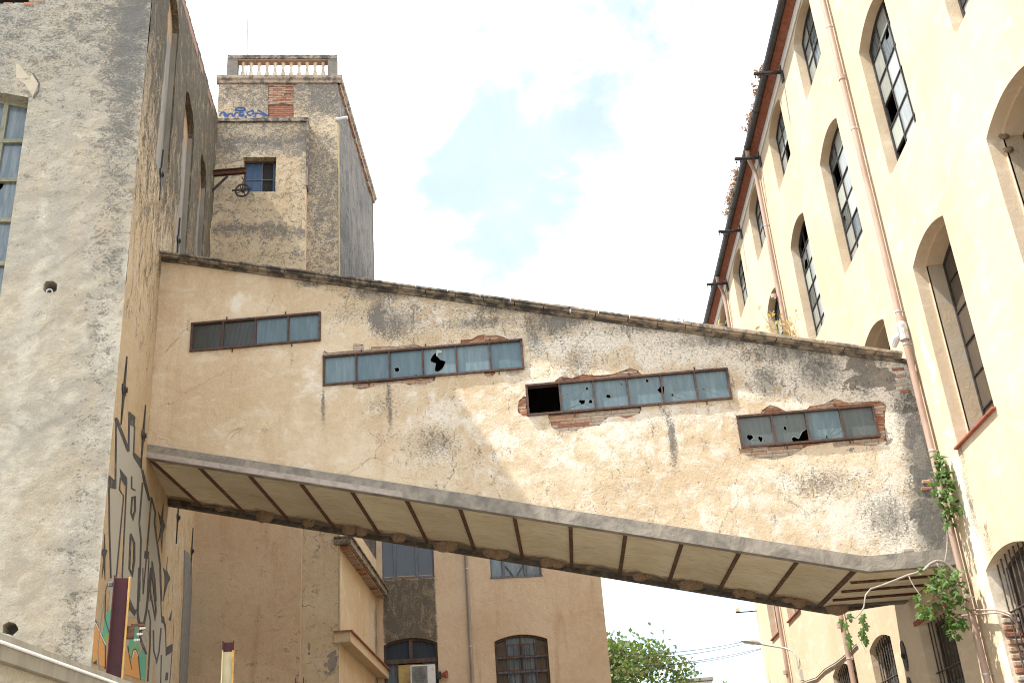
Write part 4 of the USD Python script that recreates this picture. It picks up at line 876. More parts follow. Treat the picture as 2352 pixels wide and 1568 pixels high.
obj('cement_patch', MB().prism(px_to_side(cem), LC, se, (0, 0, 1), sn, -.02, .012).get(), m_cement, lf)
# ------------------------------------------------------------------ stair tower with a balustrade
TE = np.array([.990, .139, 0]); TE /= np.linalg.norm(TE)
TO = np.array([-8.3, 24.7, 0]); TN = np.cross(TE, [0, 0, 1.0])
TM = TO - TN*.30                                   # the main face stands .3 m behind the projecting lower half
tw = thing('stair_tower', 'tall square stair tower with a balustrade and blue scrawl, behind the walkway', 'tower', (-6.7, 25, 0))
def tq(x, y): return (367.5 + .375*x, 73.5 + .375*y)
def onT(q, o=TM): p = on(q[0], q[1], TN, o); return float((p - o) @ TE), float(p[2])
def tz(x, y): return onT(tq(x, y))
def tp(x, y): return onT(tq(x, y), TO)
def tb(x, y): return onT((540*.91875 + x*260/2265*.91875, 180*.91875 + y*180/1568*.91875))      # brick panel close-up
UR = onT((776, 300))[0]; ZC = tz(1090, 300)[1]                       # right corner, top of the wall
UL = tz(362, 300)[0]; UP = tp(897, 800)[0]; ZL = tp(600, 555)[1]
# main face above the ledge
pan = Polygon([tb(1110, 190), tb(1735, 200), tb(1735, 290), tb(1690, 330), tb(1690, 1075), tb(1130, 1040), tb(1130, 600), tb(1140, 320), tb(1075, 300), tb(1075, 285), tb(1110, 270)]).buffer(0)
pan = rag(pan, .012, 9, .05, 3)
mainp = Polygon([(UL, 0), (UR, 0), (UR, ZC), (UL, ZC)]).difference(pan)
tmold = lambda u, v: np.clip(.34 + .16*ss(v, 14, 19)*ss(u, UP - .1, UP + .1) + .15*ss(v, ZC - 1.5, ZC - .5) - .5*ss(v, 15.5, 13.5) - .22*np.exp(-((v - 20.6)/.35)**2), 0, .8)
tpeel = lambda u, v: fblob([(UP + .3, 16.9, .12, 1.2, .8), (UP + .25, 8.3, .2, .12, 1.0), (UP + .28, 7.75, .22, .18, 1.05), (UP + .16, 6.3, .07, .4, 1.0), (UR - .15, 5.8, .3, .4, 1.2)], u, v)
wall('front_wall', tw, m_tower, TM, TE, (0, 0, 1), mainp, .06, depth=.05, amp=.018, freq=2.0, seed=51, attrs=dict(mold=tmold, peel=tpeel, lime=lambda u, v: .5*ss(v, 20.6, 21.9) + .25*ss(v, 14, 10)))
obj('mortar_bed', MB().prism(pan.buffer(.02), TM, TE, (0, 0, 1), TN, -.10, -.05).get(), m_mortar, tw)
rt_ = np.random.RandomState(17); z = pan.bounds[1]; k = 0
zarch = tb(1400, 690)[1]
while z < pan.bounds[3]:
    low = z < zarch - .03
    h = .062 if low else .052; L = .27 if low else .235; x = pan.bounds[0] - .13*(k % 2) - .02
    while x < pan.bounds[2]:
        c = pan.buffer(-.006).intersection(sbox(x, z, x + L, z + h))
        c = c.difference(sbox(tb(1490, 0)[0], tb(1490, 535)[1], tb(1640, 0)[0], tb(1490, 455)[1]))
        if c.area > .0015: obj('brick', MB().prism(c, TM, TE, (0, 0, 1), TN, -.06, (-.026 if low else -.012) - rt_.uniform(0, .012)).get(), BR[rt_.choice(4, p=[.25, .65, .1, 0] if low else [.25, .2, .5, .05])], tw)
        x += L + .012
    z += h + .011; k += 1
al = LineString([(tb(1140, 0)[0] + t*(tb(1690, 0)[0] - tb(1140, 0)[0]), tb(1140, 705)[1] + .16*t*(1 - t)) for t in np.linspace(0, 1, 9)])
obj('arch_strip', MB().prism(al.buffer(.022, cap_style='flat'), TM, TE, (0, 0, 1), TN, -.05, .004).get(), m_coping2, tw)
# projecting lower half with its ledge and the hoist window
wq = [tp(512, 768), tp(710, 772), tp(706, 978), tp(522, 968)]
wr = sbox(min(p[0] for p in wq), min(p[1] for p in wq), max(p[0] for p in wq), max(p[1] for p in wq))
pj = Polygon([(UL, 0), (UP, 0), (UP, ZL), (UL, ZL)], [list(wr.exterior.coords)])
pm = lambda u, v: np.clip(.20 + .18*ss(v, 18.0, 20.3) + .34*np.exp(-((v - 17.05 - .1*np.sin(u*2))/.22)**2) + .25*np.exp(-((v - 19.75)/.3)**2) - .55*ss(v, 15.5, 13.0) + .15*np.exp(-((u - UP + .1)/.12)**2)*ss(v, 15, 17), 0, .8)
m_tlow = plaster('plaster_tower_lower', (.53, .385, .25), (.60, .455, .31), dark=(.15, .145, .135), lime=(.50, .40, .28), mold=-.24, limew=-.5, peel=-1.0, crack=.2, band=(.5, .5, 1.0), moldcol_w=.72, streak=(.42, .265, .15), streak_w=.6)
pjc = np.array(TO)
wall('lower_front', tw, m_tower, TO, TE, (0, 0, 1), pj.intersection(sbox(-1, 11.0, 5, 30)), .055, depth=.26, amp=.020, freq=2.0, seed=53, attrs=dict(mold=pm, lime=lambda u, v: u*0 + .1))
wall('lower_front', tw, m_tlow, TO, TE, (0, 0, 1), pj.intersection(sbox(-1, 0, 5, 11.0)), .06, depth=.26, amp=.018, freq=2.0, seed=54, attrs=dict(mold=lambda u, v: .12*ss(v, 7, 5.5) + .3*np.exp(-((u - UP + .06)/.05)**2)*ss(v, 9, 6), lime=lambda u, v: .3*ss(v, 9.3, 9.8)))
obj('return_wall', MB().prism(sbox(-.30, 0, 0, ZL), TO + TE*UP, TN, (0, 0, 1), TE, -.1, 0).get(), m_tlow, tw)
obj('ledge', MB().prism(rag(sbox(UL, ZL, UP + .05, ZL + .10), .008, 4, .08, 3), TO, TE, (0, 0, 1), TN, -.30, .07).get(), m_coping, tw)
lb = MB()
for k in range(26): u = rt_.uniform(-.1, UP); lb.box(TO + TE*u + TN*rt_.uniform(-.05, .05) + np.array([0, 0, ZL + .11]), (rt_.uniform(.05, .2), .1, rt_.uniform(.02, .06)), [TE, TN, [0, 0, 1]], bevel=.008)
obj('ledge_rubble', lb.get(), m_coping2, tw, kind='stuff')
lr = tp(900, 575)
obj('ledge_drop', MB().prism(sbox(UP - .005, tp(897, 945)[1], UP + .045, ZL + .03), TO, TE, (0, 0, 1), TN, -.30, .05).get(), m_coping, tw)
# hoist window: one blue shutter leaf, one empty leaf
wx0, wz0, wx1, wz1 = wr.bounds; wm = wx0 + .53*(wx1 - wx0)
w = obj('window', MB().prism(wr.difference(wr.buffer(-.05)), TO, TE, (0, 0, 1), TN, -.30, -.21).get(), m_wood, tw)
obj('shutter', MB().prism(sbox(wx0 + .05, wz0 + .05, wm, wz1 - .05), TO, TE, (0, 0, 1), TN, -.28, -.25).get(), m_blueshut, w)
obj('shutter', MB().prism(sbox(wx1 - .10, wz0 + .05, wx1 - .05, wz1 - .05), TO, TE, (0, 0, 1), TN, -.28, -.22).get(), m_blueshut, w)
obj('glazing_bar', MB().prism(sbox(wm, wz0 + .05, wm + .03, wz1 - .05), TO, TE, (0, 0, 1), TN, -.28, -.235).get(), m_greyblue, w)
obj('glazing_bar', MB().prism(sbox(wx0 + .05, (wz0 + wz1)/2 - .04, wx1 - .05, (wz0 + wz1)/2 - .015), TO, TE, (0, 0, 1), TN, -.245, -.23).get(), m_greyblue, w)
obj('dark_opening', MB().prism(wr.buffer(.06), TO, TE, (0, 0, 1), TN, -.295, -.285).get(), m_dark, w)  # near-black sheet paints the unlit interior behind the empty leaf
# right side of the tower, running back
A = TM + TE*UR; SDX = np.array([-.012, 1, 0]); SDX /= np.linalg.norm(SDX); SDN = np.cross(SDX, [0, 0, 1.0])
def onD(q): p = on(q[0], q[1], SDN, A); return float((p - A) @ SDX), float(p[2])
SL = onD((857, 470))[0]
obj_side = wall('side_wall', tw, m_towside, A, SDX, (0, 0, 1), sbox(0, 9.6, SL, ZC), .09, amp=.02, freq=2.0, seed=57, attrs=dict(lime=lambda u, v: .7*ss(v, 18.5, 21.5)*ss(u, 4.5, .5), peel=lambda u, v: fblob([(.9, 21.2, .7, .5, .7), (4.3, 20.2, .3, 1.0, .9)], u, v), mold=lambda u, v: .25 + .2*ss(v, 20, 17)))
wall('side_wall', tw, m_yel, A, SDX, (0, 0, 1), sbox(0, 0, SL, 9.6), .10, amp=.015, freq=2.0, seed=58, attrs=dict(lime=lambda u, v: np.clip(.9*np.exp(-((u - .35)/.22)**2)*ss(v, 7.0, 7.6) + .8*np.exp(-((u - 2.9)/.25)**2 - ((v - 7.9)/.35)**2) + .7*ss(u, 4.4, 5.0), 0, 1), mold=lambda u, v: .6*np.exp(-((u - 5.6)/.5)**2)*ss(v, 8.5, 8.0) + .3*ss(u, 5.3, 6.0), peel=lambda u, v: .8*ss(u, 5.6, 6.1)*ss(v, 8.2, 7.4)))
obj('corner_strip', MB().box(A + SDN*.012 + np.array([0, .05, 0]) + np.array([0, 0, 13.5]), (.024, .10, 14.4), bevel=.006).get(), simple('lichen_strip', (.36, .29, .14), (.28, .23, .13), .9, scale=5), tw)
for p, q in ((A + SDX*(SL - .01) - SDN*.01, TM + TE*UL + SDX*SL), (TM + TE*UL + SDX*SL, TM + TE*UL - TN*.1)): obj('back_wall', quadwall(p, q, ZC, ZC, -.2), m_towside, tw)
rv = [A, A + SDX*SL, TM + TE*UL + SDX*SL, TM + TE*UL]; rv = [np.array([p[0], p[1], ZC]) for p in rv]; rv += [p - np.array([0, 0, .2]) for p in rv]
obj('roof', (np.array(rv), np.array([[0, 1, 2, 3], [4, 7, 6, 5]])), m_coping, tw)
# cornice along the front and the side, with a moulded underside
cp = Polygon([(-.05, ZC - .10), (.05, ZC - .10), (.065, ZC - .02), (.12, ZC + .02), (.13, ZC + .11), (-.05, ZC + .13)])
obj('cornice', MB().prism(cp, TM + TE*(UL - .06), TN, (0, 0, 1), TE, 0, UR - UL + .06 + .13).get(), m_coping2, tw)
obj('side_cornice', MB().prism(cp, A + TN*.0 + SDX*.0, SDN, (0, 0, 1), SDX, -.02, SL + .05).get(), m_coping2, tw)
rs_ = np.random.RandomState(4)
for k in range(14):
    c = A + SDX*(.4 + k*.4) + SDN*.03 + np.array([0, 0, ZC - .15]); obj('brick', MB().box(c, (.08, .24, .06), [SDN, SDX, [0, 0, 1]], bevel=.01).get(), BR[rs_.choice(4)], tw)
# balustrade
b0, b1 = tz(415, 135), tz(1085, 155); zb = ZC + .125; zt = (b0[1] + b1[1])/2
pb = obj('balustrade', MB().prism(sbox(b0[0], zt - .13, b1[0], zt), TM, TE, (0, 0, 1), TN, -.28, .03).get(), m_coping, tw, label='stone balustrade with eleven bottle-shaped balusters')
obj('under_rail', MB().prism(sbox(b0[0] + .02, zt - .175, b1[0] - .02, zt - .13), TM, TE, (0, 0, 1), TN, -.24, .0).get(), simple('red_underrail', (.33, .21, .145), (.27, .17, .12), .9), pb)
x0, x1 = tz(475, 200)[0], tz(1028, 200)[0]
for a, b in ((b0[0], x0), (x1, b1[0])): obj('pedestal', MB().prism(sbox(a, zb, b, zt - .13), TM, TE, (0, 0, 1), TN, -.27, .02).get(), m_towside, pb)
H = zt - .175 - zb
m_bal = simple('baluster_stone', (.54, .47, .37), (.44, .31, .22), .9, scale=5, lo=.45, hi=.6)
for k in range(11):
    u = x0 + (k + .62)*(x1 - x0)/11.25; c = TM + TE*u - TN*.13; c = np.array([c[0], c[1], zb])
    obj('baluster', MB().lathe([(.001, 0), (.06, 0), (.06, .05*H), (.045, .09*H), (.062, .15*H), (.075, .25*H), (.068, .36*H), (.045, .5*H), (.033, .64*H), (.034, .78*H), (.05, .85*H), (.036, .9*H), (.058, .95*H), (.06, H), (.001, H)], c, 12).get(), m_bal, pb, smooth=40)
# small drain spout on the corner
sp0 = A + np.array([-.05, -.03, tz(1100, 541)[1]]); obj('drain_spout', MB().tube([sp0, sp0 + np.array([.34, -.02, .02])], .05, 10).get(), m_lampg, tw)
# painted scrawl over the ledge
def tbl(pts): return [tb(*p) for p in pts]
def smooth_line(pts, k=6):
    p = np.array(pts, float); t = np.arange(len(p)); from_ = np.linspace(0, len(p) - 1, (len(p) - 1)*k + 1)
    from scipy.interpolate import PchipInterpolator
    return np.c_[PchipInterpolator(t, p[:, 0])(from_), PchipInterpolator(t, p[:, 1])(from_)]
strokes = [[(85, 955), (110, 900), (165, 880), (215, 920), (230, 985), (190, 965), (180, 930), (250, 930), (250, 985), (300, 910), (345, 905), (365, 950), (400, 975)], [(460, 890), (415, 905), (400, 970), (430, 1000), (480, 985)], [(500, 950), (590, 920), (585, 880), (520, 890), (510, 950), (560, 970), (610, 945)], [(425, 845), (450, 790), (540, 785), (630, 800), (625, 840), (540, 845), (430, 845)], [(655, 960), (650, 1000)],
           [(800, 850), (730, 860), (680, 905), (700, 940), (780, 935), (815, 890), (800, 850)], [(740, 960), (800, 910), (870, 930), (850, 970), (810, 1010)], [(800, 905), (900, 905), (1040, 935), (1120, 955)], [(925, 845), (1000, 880), (1110, 945)], [(1000, 985), (1060, 960), (1130, 950)]]
scr = unary_union([LineString(smooth_line(tbl(s))).buffer(.021, resolution=3) for s in strokes])
obj('graffiti', MB().prism(scr, TM, TE, (0, 0, 1), TN, -.012, .011).get(), m_paint['blue'], tw, label='blue sprayed scrawl ending in an arrow')
# ledges of the lower annex along the tower's side
for (za, d, h, l0, m) in ((onD((780, 1240))[1], .30, .14, .05, m_coping2), (onD((795, 1469))[1], .28, .22, .1, m_yel)):
    obj('side_ledge', MB().prism(rag(sbox(-.05, za - h, SL + .1, za), .008, 3, .15, 5), A, SDX, (0, 0, 1), SDN, -.1, d).get(), m, tw)
    obj('ledge_cap', MB().prism(sbox(-.08, za, SL + .12, za + .035), A, SDX, (0, 0, 1), SDN, -.1, d + .05).get(), m_eave if m is m_yel else m_coping, tw)
zc_ = onD((780, 1240))[1]
for k in range(24): obj('corbel_tile', MB().box(A + SDX*(.15 + k*.25) + SDN*.10 + np.array([0, 0, zc_ - .18]), (.24, .13, .05), [SDN, SDX, [0, 0, 1]], bevel=.012).get(), BR[rs_.choice(4, p=[.05, .05, .35, .55])], tw)
# ------------------------------------------------------------------ hoist arm with pulley
hy = 24.25
def hp(x, y): return atY(*tq(x, y), hy)
h0, h1, h2 = hp(300, 858), hp(527, 860), hp(505, 970)
ho = thing('hoist', 'black iron hoist beam with a brace and a spoked pulley wheel, beside the tower window', 'hoist', (float(h0[0]), hy, float(h0[2])))
zb_ = (h0[2] + h1[2])/2; hz = .155
obj('beam', MB().box(((h0[0] - .5 + h1[0])/2, hy, zb_ + hz/2 - .01), (h1[0] - h0[0] + .5, .12, .02)).box(((h0[0] - .5 + h1[0])/2, hy, zb_ - hz/2 + .01), (h1[0] - h0[0] + .5, .12, .02)).box(((h0[0] - .5 + h1[0])/2, hy, zb_), (h1[0] - h0[0] + .5, .02, hz)).get(), m_rust, ho)
b_ = hp(415, 882); e_ = hp(290, 1003); e_[0] -= .15; e_[2] -= .15
obj('brace', MB().bar(b_, e_, .05, .05).get(), m_iron, ho)
R_ = .185
ct = np.array([h2[0], hy, h2[2]])
obj('hook', MB().tube([ct + [0, 0, .03], ct + [0, 0, .26], ct + [.03, 0, .29], ct + [.03, 0, .34], ct + [-.02, 0, .37], ct + [-.02, 0, .42]], .016, 6).get(), m_rust, ho)
wh = MB().tube([ct + [R_*math.cos(t), 0, R_*math.sin(t)] for t in np.linspace(0, 2*math.pi, 25)[:-1]], .026, 8, closed=True)
pw_ = obj('pulley_wheel', wh.get(), m_iron, ho)
for t in np.arange(4)*math.pi/2 + .35: obj('spoke', MB().tube([ct + [.03*math.cos(t), 0, .03*math.sin(t)], ct + [.5*R_*math.cos(t + .25), 0, .5*R_*math.sin(t + .25)], ct + [R_*math.cos(t), 0, R_*math.sin(t)]], .013, 6).get(), m_iron, pw_)
obj('axle', MB().lathe([(.001, -.07), (.045, -.07), (.045, .07), (.001, .07)], ct, 10, (0, 1, 0)).bar(ct + [-.27, -.03, .0], ct + [.27, -.03, .01], .03, .045).get(), m_iron, ho)
# antenna
an0, an1 = atY(567.5, 150, 25.0), atY(568.5, 45, 25.0)
an = thing('antenna', 'thin whip antenna standing on the tower roof behind the balustrade', 'antenna', (float(an0[0]), 25.6, ZC))
obj('mast', MB().tube([(an0[0]*1.024, 25.6, ZC), (an0[0]*1.024, 25.6, ZC + .9), ((an1[0] + .0)*1.024, 25.6, an1[2]*1.024 - .04)], [.016, .014, .010], 6).get(), m_wire, an)
obj('antenna_base', MB().lathe([(.001, 0), (.06, 0), (.06, .02), (.02, .05), (.014, .16), (.001, .16)], (an0[0]*1.024, 25.6, ZC), 8).get(), m_zinc, an)
# ------------------------------------------------------------------ ochre building behind the walkway
RO = np.array([-5.05, 31.3, 0]); RE = TE; RN = TN
rbld = thing('rear_building', 'brown ochre plastered building seen under the walkway, with barred and arched windows', 'building', (-2, 31.5, 0))
def rq_(x, y): s = 640/2196*.91875; return (900*.91875 + x*s, 1250*.91875 + y*s)
def onR(x, y): p = on(*rq_(x, y), RN, RO); return float((p - RO) @ RE), float(p[2])
UE = onR(2110, 1100)[0]
def seg(u0, u1, z0, zs, rise):
    c = (u0 + u1)/2; h = (u1 - u0)/2; R = (h*h + rise*rise)/(2*rise); th = math.asin(h/R)
    return Polygon([(u0, z0), (u1, z0)] + [(c + R*math.sin(q), zs + rise - R + R*math.cos(q)) for q in np.linspace(th, -th, 11)])
A1 = sbox(onR(192, 670)[0], onR(300, 668)[1], onR(640, 668)[0], 10.6); B1 = sbox(onR(1122, 655)[0], onR(1300, 655)[1], onR(1562, 650)[0], 10.5)
a2l, a2r, a2s, a2t = onR(203, 1240)[0], onR(664, 1215)[0], onR(430, 1228)[1], onR(430, 1178)[1]
b2l, b2r, b2s, b2t = onR(1152, 1215)[0], onR(1606, 1178)[0], onR(1390, 1196)[1], onR(1390, 1148)[1]
A2 = seg(a2l, a2r, 4.2, a2s, a2t - a2s); B2 = seg(b2l, b2r, 4.6, b2s, b2t - b2s)
rp = Polygon([(-.4, 0), (UE, 0), (UE, 12.6), (-.4, 12.6)], [list(g.exterior.coords) for g in (A1, B1, A2, B2)])
st = (onR(205, 690), onR(660, 1190)); su0, su1, sz0, sz1 = st[0][0], st[1][0], st[1][1], st[0][1]
def rmold(u, v):
    n = meshkit.fbm(np.c_[u*4, v*2.2, u*0], 4, 3) - .5
    return np.clip(1.15*ss(u, su0 - .12, su0 + .02)*ss(u, su1 + .10, su1 - .06 + .0*u)*ss(v, sz0 - .12, sz0)*ss(v, sz1 + .06, sz1 - .02)*(1 - .5*ss(u, su1 - .5, su1)*ss(n, .0, .2)) + .25*ss(u, UE - 1.2, UE - .6)*np.exp(-((v - 7.9)/.6)**2) + .2*np.exp(-((v - a2s)/.3)**2)*np.exp(-((u - su1 - .2)/.2)**2), 0, 1.3)
wall('front_wall', rbld, m_rear, RO, RE, (0, 0, 1), rp, .07, depth=[.16, .12, .14, .16], amp=.015, freq=1.8, seed=61,
     attrs=dict(mold=rmold, lime=lambda u, v: fblob([(su1 + .12, 8.1, .1, .9, 1.0), (su1 - .1, 7.6, .25, .3, .6), (onR(1480, 1000)[0], 7.55, .42, .35, .75), (onR(1350, 690)[0], onR(1350, 675)[1], .85, .05, 1.1)], u, v),
                peel=lambda u, v: fblob([(onR(1300, 760)[0], onR(1300, 745)[1], .38, .07, 1.15), (onR(1420, 830)[0], onR(1420, 825)[1], .16, .08, 1.15), (onR(1360, 780)[0], onR(1360, 780)[1], .25, .1, 1.1)], u, v)))
e0 = RO + RE*UE
for p, q in ((e0, e0 + np.array([0, 6, 0])), (e0 + np.array([0, 6, 0]), RO - RE*.4 + np.array([0, 6, 0]))): obj('back_wall', quadwall(p, q, 12.6, 12.6, -.2), m_rear, rbld)
rv = [RO - RE*.4, e0, e0 + np.array([0, 6, 0]), RO - RE*.4 + np.array([0, 6, 0])]; rv = [np.array([p[0], p[1], 12.6]) for p in rv]; rv += [p + np.array([0, 0, .15]) for p in rv]
obj('roof', (np.array(rv), np.array([[0, 3, 2, 1], [4, 5, 6, 7], [0, 1, 5, 4], [1, 2, 6, 5], [2, 3, 7, 6], [3, 0, 4, 7]])), m_roof, rbld)
fv = [RO - RE*.4 + RN*-1.2, e0 + RN*-1.2]; obj('partition', quadwall(fv[0], fv[1], 12.4, 12.4, -.1), m_dark, rbld)
P3 = lambda pl, a, b: MB().prism(pl, RO, RE, (0, 0, 1), RN, a, b).get()
for pl, mul, lb in ((A1, [onR(300, 600)[0], onR(490, 600)[0]], 'three dark casements over a stained wall'), (B1, [onR(1235, 640)[0], onR(1425, 640)[0]], 'grey casements with a tilted middle pane')):
    b = pl.bounds; w = obj('window', P3(pl.buffer(.004).difference(pl.buffer(-.05)), -.15, -.06), m_greyblue, rbld, label=lb)
    obj('sill', P3(sbox(b[0] - .02, b[1] - .03, b[2] + .02, b[1] + .012), -.15, .02), m_greyblue, w)
    for u in mul: obj('mullion', P3(sbox(u - .045, b[1], u + .045, b[3]), -.14, -.05), m_greyblue, w)
    us = [b[0]] + mul + [b[2]]
    for i in range(3): obj('pane', P3(sbox(us[i] + .05, b[1] + .06, us[i + 1] - .05, b[3] - .05), -.115, -.11), m_navy if pl is A1 else m_curtain, w)
    if pl is A1: obj('board', P3(sbox(b[0] + .05, b[1] + .012, b[2] - .05, b[1] + .075), -.11, -.085), m_ysteel, w)
    else: obj('stay', MB().bar(RO + RE*(us[1] + .06) + RN*-.05 + [0, 0, b[1] + .34], RO + RE*(us[1] + .26) + RN*-.02 + [0, 0, b[1] + .05], .025).bar(RO + RE*(us[2] - .06) + RN*-.05 + [0, 0, b[1] + .34], RO + RE*(us[2] - .26) + RN*-.02 + [0, 0, b[1] + .05], .025).get(), m_iron, w)
# arched doorway-like window with fanlight
w = obj('window', P3(A2.buffer(.004).difference(A2.buffer(-.06)), -.17, -.08), m_wood, rbld, label='arched window with a two-part fanlight over boarded panes')
zt_ = onR(430, 1372)[1]; um = (a2l + a2r)/2
obj('transom', P3(sbox(a2l, zt_ - .06, a2r, zt_ + .06), -.17, -.06), m_wood, w); obj('mullion', P3(sbox(um - .05, zt_, um + .05, a2t - .02), -.17, -.07), m_wood, w)
for i, (a, b) in enumerate(((a2l + .06, um - .05), (um + .05, a2r - .06))): obj('pane', P3(A2.buffer(-.06).intersection(sbox(a, zt_ + .06, b, 9)), -.14, -.135), m_navy, w)
u1_, u2_, u3_ = a2l + .37, a2l + 1.10, a2r
for u in (u1_, u2_): obj('glazing_bar', P3(sbox(u - .025, 4.2, u + .025, zt_ - .06), -.16, -.08), m_wood, w)
obj('pane', P3(sbox(a2l + .06, 4.2, u1_ - .025, zt_ - .06), -.14, -.135), m_curtain, w); obj('pane', P3(sbox(u2_ + .025, 4.2, u3_ - .06, zt_ - .06), -.14, -.135), m_curtain, w)
obj('yellow_board', P3(sbox(u1_ + .025, 4.2, u2_ - .025, zt_ - .09), -.14, -.12), simple('old_yellow_board', (.50, .36, .14), (.40, .28, .11), .8), w)
obj('glazing_bar', P3(sbox(a2l + .05, zt_ - .75, u1_, zt_ - .71), -.15, -.09), m_wood, w)
# barred arched window
w = obj('window', P3(B2.buffer(.004).difference(B2.buffer(-.06)), -.15, -.07), m_wood, rbld, label='arched window behind an iron grille')
for z in (onR(1390, 1335)[1], onR(1390, 1465)[1]): obj('transom', P3(sbox(b2l, z - .03, b2r, z + .03), -.14, -.07), m_greyblue, w)
um = (b2l + b2r)/2
for u in (b2l + .36, um, b2r - .36): obj('glazing_bar', P3(LineString([(u, 4.6), (u, 9)]).buffer(.022).intersection(B2), -.14, -.08), m_greyblue if u != um else m_wood, w)
for i, (a, b) in enumerate(((b2l + .05, b2l + .33), (b2l + .39, um - .03), (um + .03, b2r - .39), (b2r - .33, b2r - .05))): obj('pane', P3(B2.buffer(-.05).intersection(sbox(a, 4.6, b, 9)), -.125, -.12), m_curtain if i in (1, 2) else m_fglass[3], w)
ztop_ = onR(1390, 1235)[1]
for k in range(10): u = b2l + .06 + k*(b2r - b2l - .12)/9; obj('iron_bar', MB().tube([RO + RE*u + RN*.02 + [0, 0, 4.6], RO + RE*u + RN*.02 + [0, 0, ztop_ + .02]], .011, 6).get(), m_rust, w)
for z in (ztop_, onR(1390, 1332)[1], onR(1390, 1455)[1], 5.4): obj('cross_bar', P3(sbox(b2l, z - .014, b2r, z + .014), .0, .012), m_rust, w)
pr = onR(915, 600)[0]; c = RO + RE*pr + RN*.07
drain(rbld, [(c[0], c[1], z) for z in np.linspace(12.4, .3, 14)], .05, m_pipeg, joints=(onR(940, 1105)[1],), brackets=(9.2, 7.0, 5.0), wallx=c[0] - .07)
# air conditioner hung in the arched window
t0, t1 = onR(428, 1430), onR(642, 1430)
ac = thing('air_conditioner', 'white air conditioner outdoor unit with a round grey grille, hung below the arched window', 'air conditioner', RO + RE*((t0[0] + t1[0])/2) + RN*.2 + np.array([0, 0, t0[1] - .6]))
wd = t1[0] - t0[0]; cx = RO + RE*((t0[0] + t1[0])/2) + RN*.17; cx[2] = t0[1] - .29
obj('casing', MB().box(cx, (wd, .30, .58), [RE, RN, [0, 0, 1]], bevel=.018).get(), m_plastic, ac)
gc = cx - RE*.085 + RN*.152
gr_ = obj('grille_panel', MB().box(gc, (wd*.62, .012, .52), [RE, RN, [0, 0, 1]], bevel=.004).get(), m_grille, ac)
for k in range(11): obj('louvre', MB().box(gc + RN*.010 + np.array([0, 0, -.2 + k*.04]), (wd*.5*math.sqrt(max(.15, 1 - ((k - 5)/5.6)**2)), .010, .014), [RE, RN, [0, 0, 1]]).get(), m_wire, gr_)
obj('badge', MB().box(cx + RE*.25*wd/.64 + RN*.152 + np.array([0, 0, .16]), (.06, .004, .04), [RE, RN, [0, 0, 1]]).get(), m_lampg, ac)
for s in (-.2, .2): obj('bracket', MB().bar(cx + RE*s + RN*.14 + np.array([0, 0, -.305]), cx + RE*s - RN*.3 + np.array([0, 0, -.305]), .03).get(), m_zinc, ac)
sb = onR(705, 1500); c = RO + RE*sb[0] + RN*.10; c[2] = sb[1]
al_ = thing('alarm_siren', 'small dark red alarm siren on the wall beside the arched window', 'alarm', c)
obj('horn', MB().lathe([(.001, -.02), (.05, -.02), (.06, .02), (.10, .10), (.11, .14), (.095, .13), (.001, .08)], c, 14, RE + RN*.4).get(), m_sillred, al_)
obj('siren_box', MB().box(c - RE*.09 - RN*.04, (.12, .13, .2), [RE, RN, [0, 0, 1]], bevel=.015).get(), m_iron, al_)
# ------------------------------------------------------------------ posts and gate rail in the foreground, on the left
def post(name, label, q_top, half, web, flange, width):
    y = -4.2/math.tan(math.atan2(*ray(*q_top)[:2])); y = abs(y)
    top = atX(*q_top, -4.2); x, y, zt = -4.2, float(top[1]), float(top[2])
    t = thing(name, label, 'post', (x, y, 0))
    return t, x, y, zt
t, x, y, zt = post('steel_post', 'maroon channel-shaped steel post with an ochre edge, in front of the painted wall', (280, 1327), 15, None, None, .1)
wv_ = .135; dpt = .09
az_ = math.atan2(-x, y); ax = np.array([[math.cos(az_), math.sin(az_), 0], [-math.sin(az_), math.cos(az_), 0], [0, 0, 1]])
obj('web', MB().box((x, y, zt/2), (wv_, .012, zt), ax).get(), m_maroon, t)
obj('flange', MB().box(np.array([x, y, zt/2]) - ax[0]*wv_/2 - ax[1]*dpt/2, (.014, dpt, zt + .02), ax, bevel=.004).get(), m_maroon, t)
obj('flange', MB().box(np.array([x, y, zt/2]) + ax[0]*(wv_/2 + .005) - ax[1]*.02, (.021, dpt*.6, zt + .01), ax, bevel=.006).get(), m_ysteel, t, label='ochre painted edge')
br_ = atX(300, 1466, -4.2)[2]
bc = np.array([x, y, br_]) + ax[0]*(wv_/2 + .05)
hd = obj('bracket', MB().box(bc, (.07, .05, .12), ax, bevel=.006).bar(bc + [0, 0, .07], bc + ax[0]*.13 + np.array([0, 0, .07]), .02).get(), m_rust, t)
for k in range(3):
    c = bc + ax[0]*(.11 - .022*k) + np.array([0, 0, .04 - .055*k])
    obj('insulator', MB().lathe([(.001, -.032), (.010, -.032), (.014, -.02), (.008, -.01), (.014, 0), (.008, .01), (.012, .022), (.001, .026)], c, 10, ax[0]*1.0 + ax[1]*-.25).get(), m_porc, hd)
    obj('tie_wire', MB().tube([c + ax[0]*.0, c + ax[0]*.05 + np.array([0, 0, -.03]), c + ax[0]*.06 + np.array([0, 0, -.07])], .003, 5).get(), m_wire, hd)
lw = np.array([x, y, zt - .06]) - ax[0]*(wv_/2 + .03)
obj('loose_wire', MB().tube([lw + [0, 0, .02], lw + ax[0]*-.02, lw + ax[0]*-.045 + np.array([0, 0, -.1]), lw + ax[0]*-.06 + np.array([0, 0, -.3]), lw + ax[0]*-.065 + np.array([0, 0, -.62]), lw + ax[0]*-.03 + np.array([0, 0, -.85])], .0045, 5).box(lw, (.05, .03, .05), ax, bevel=.01).get(), m_wire, t)
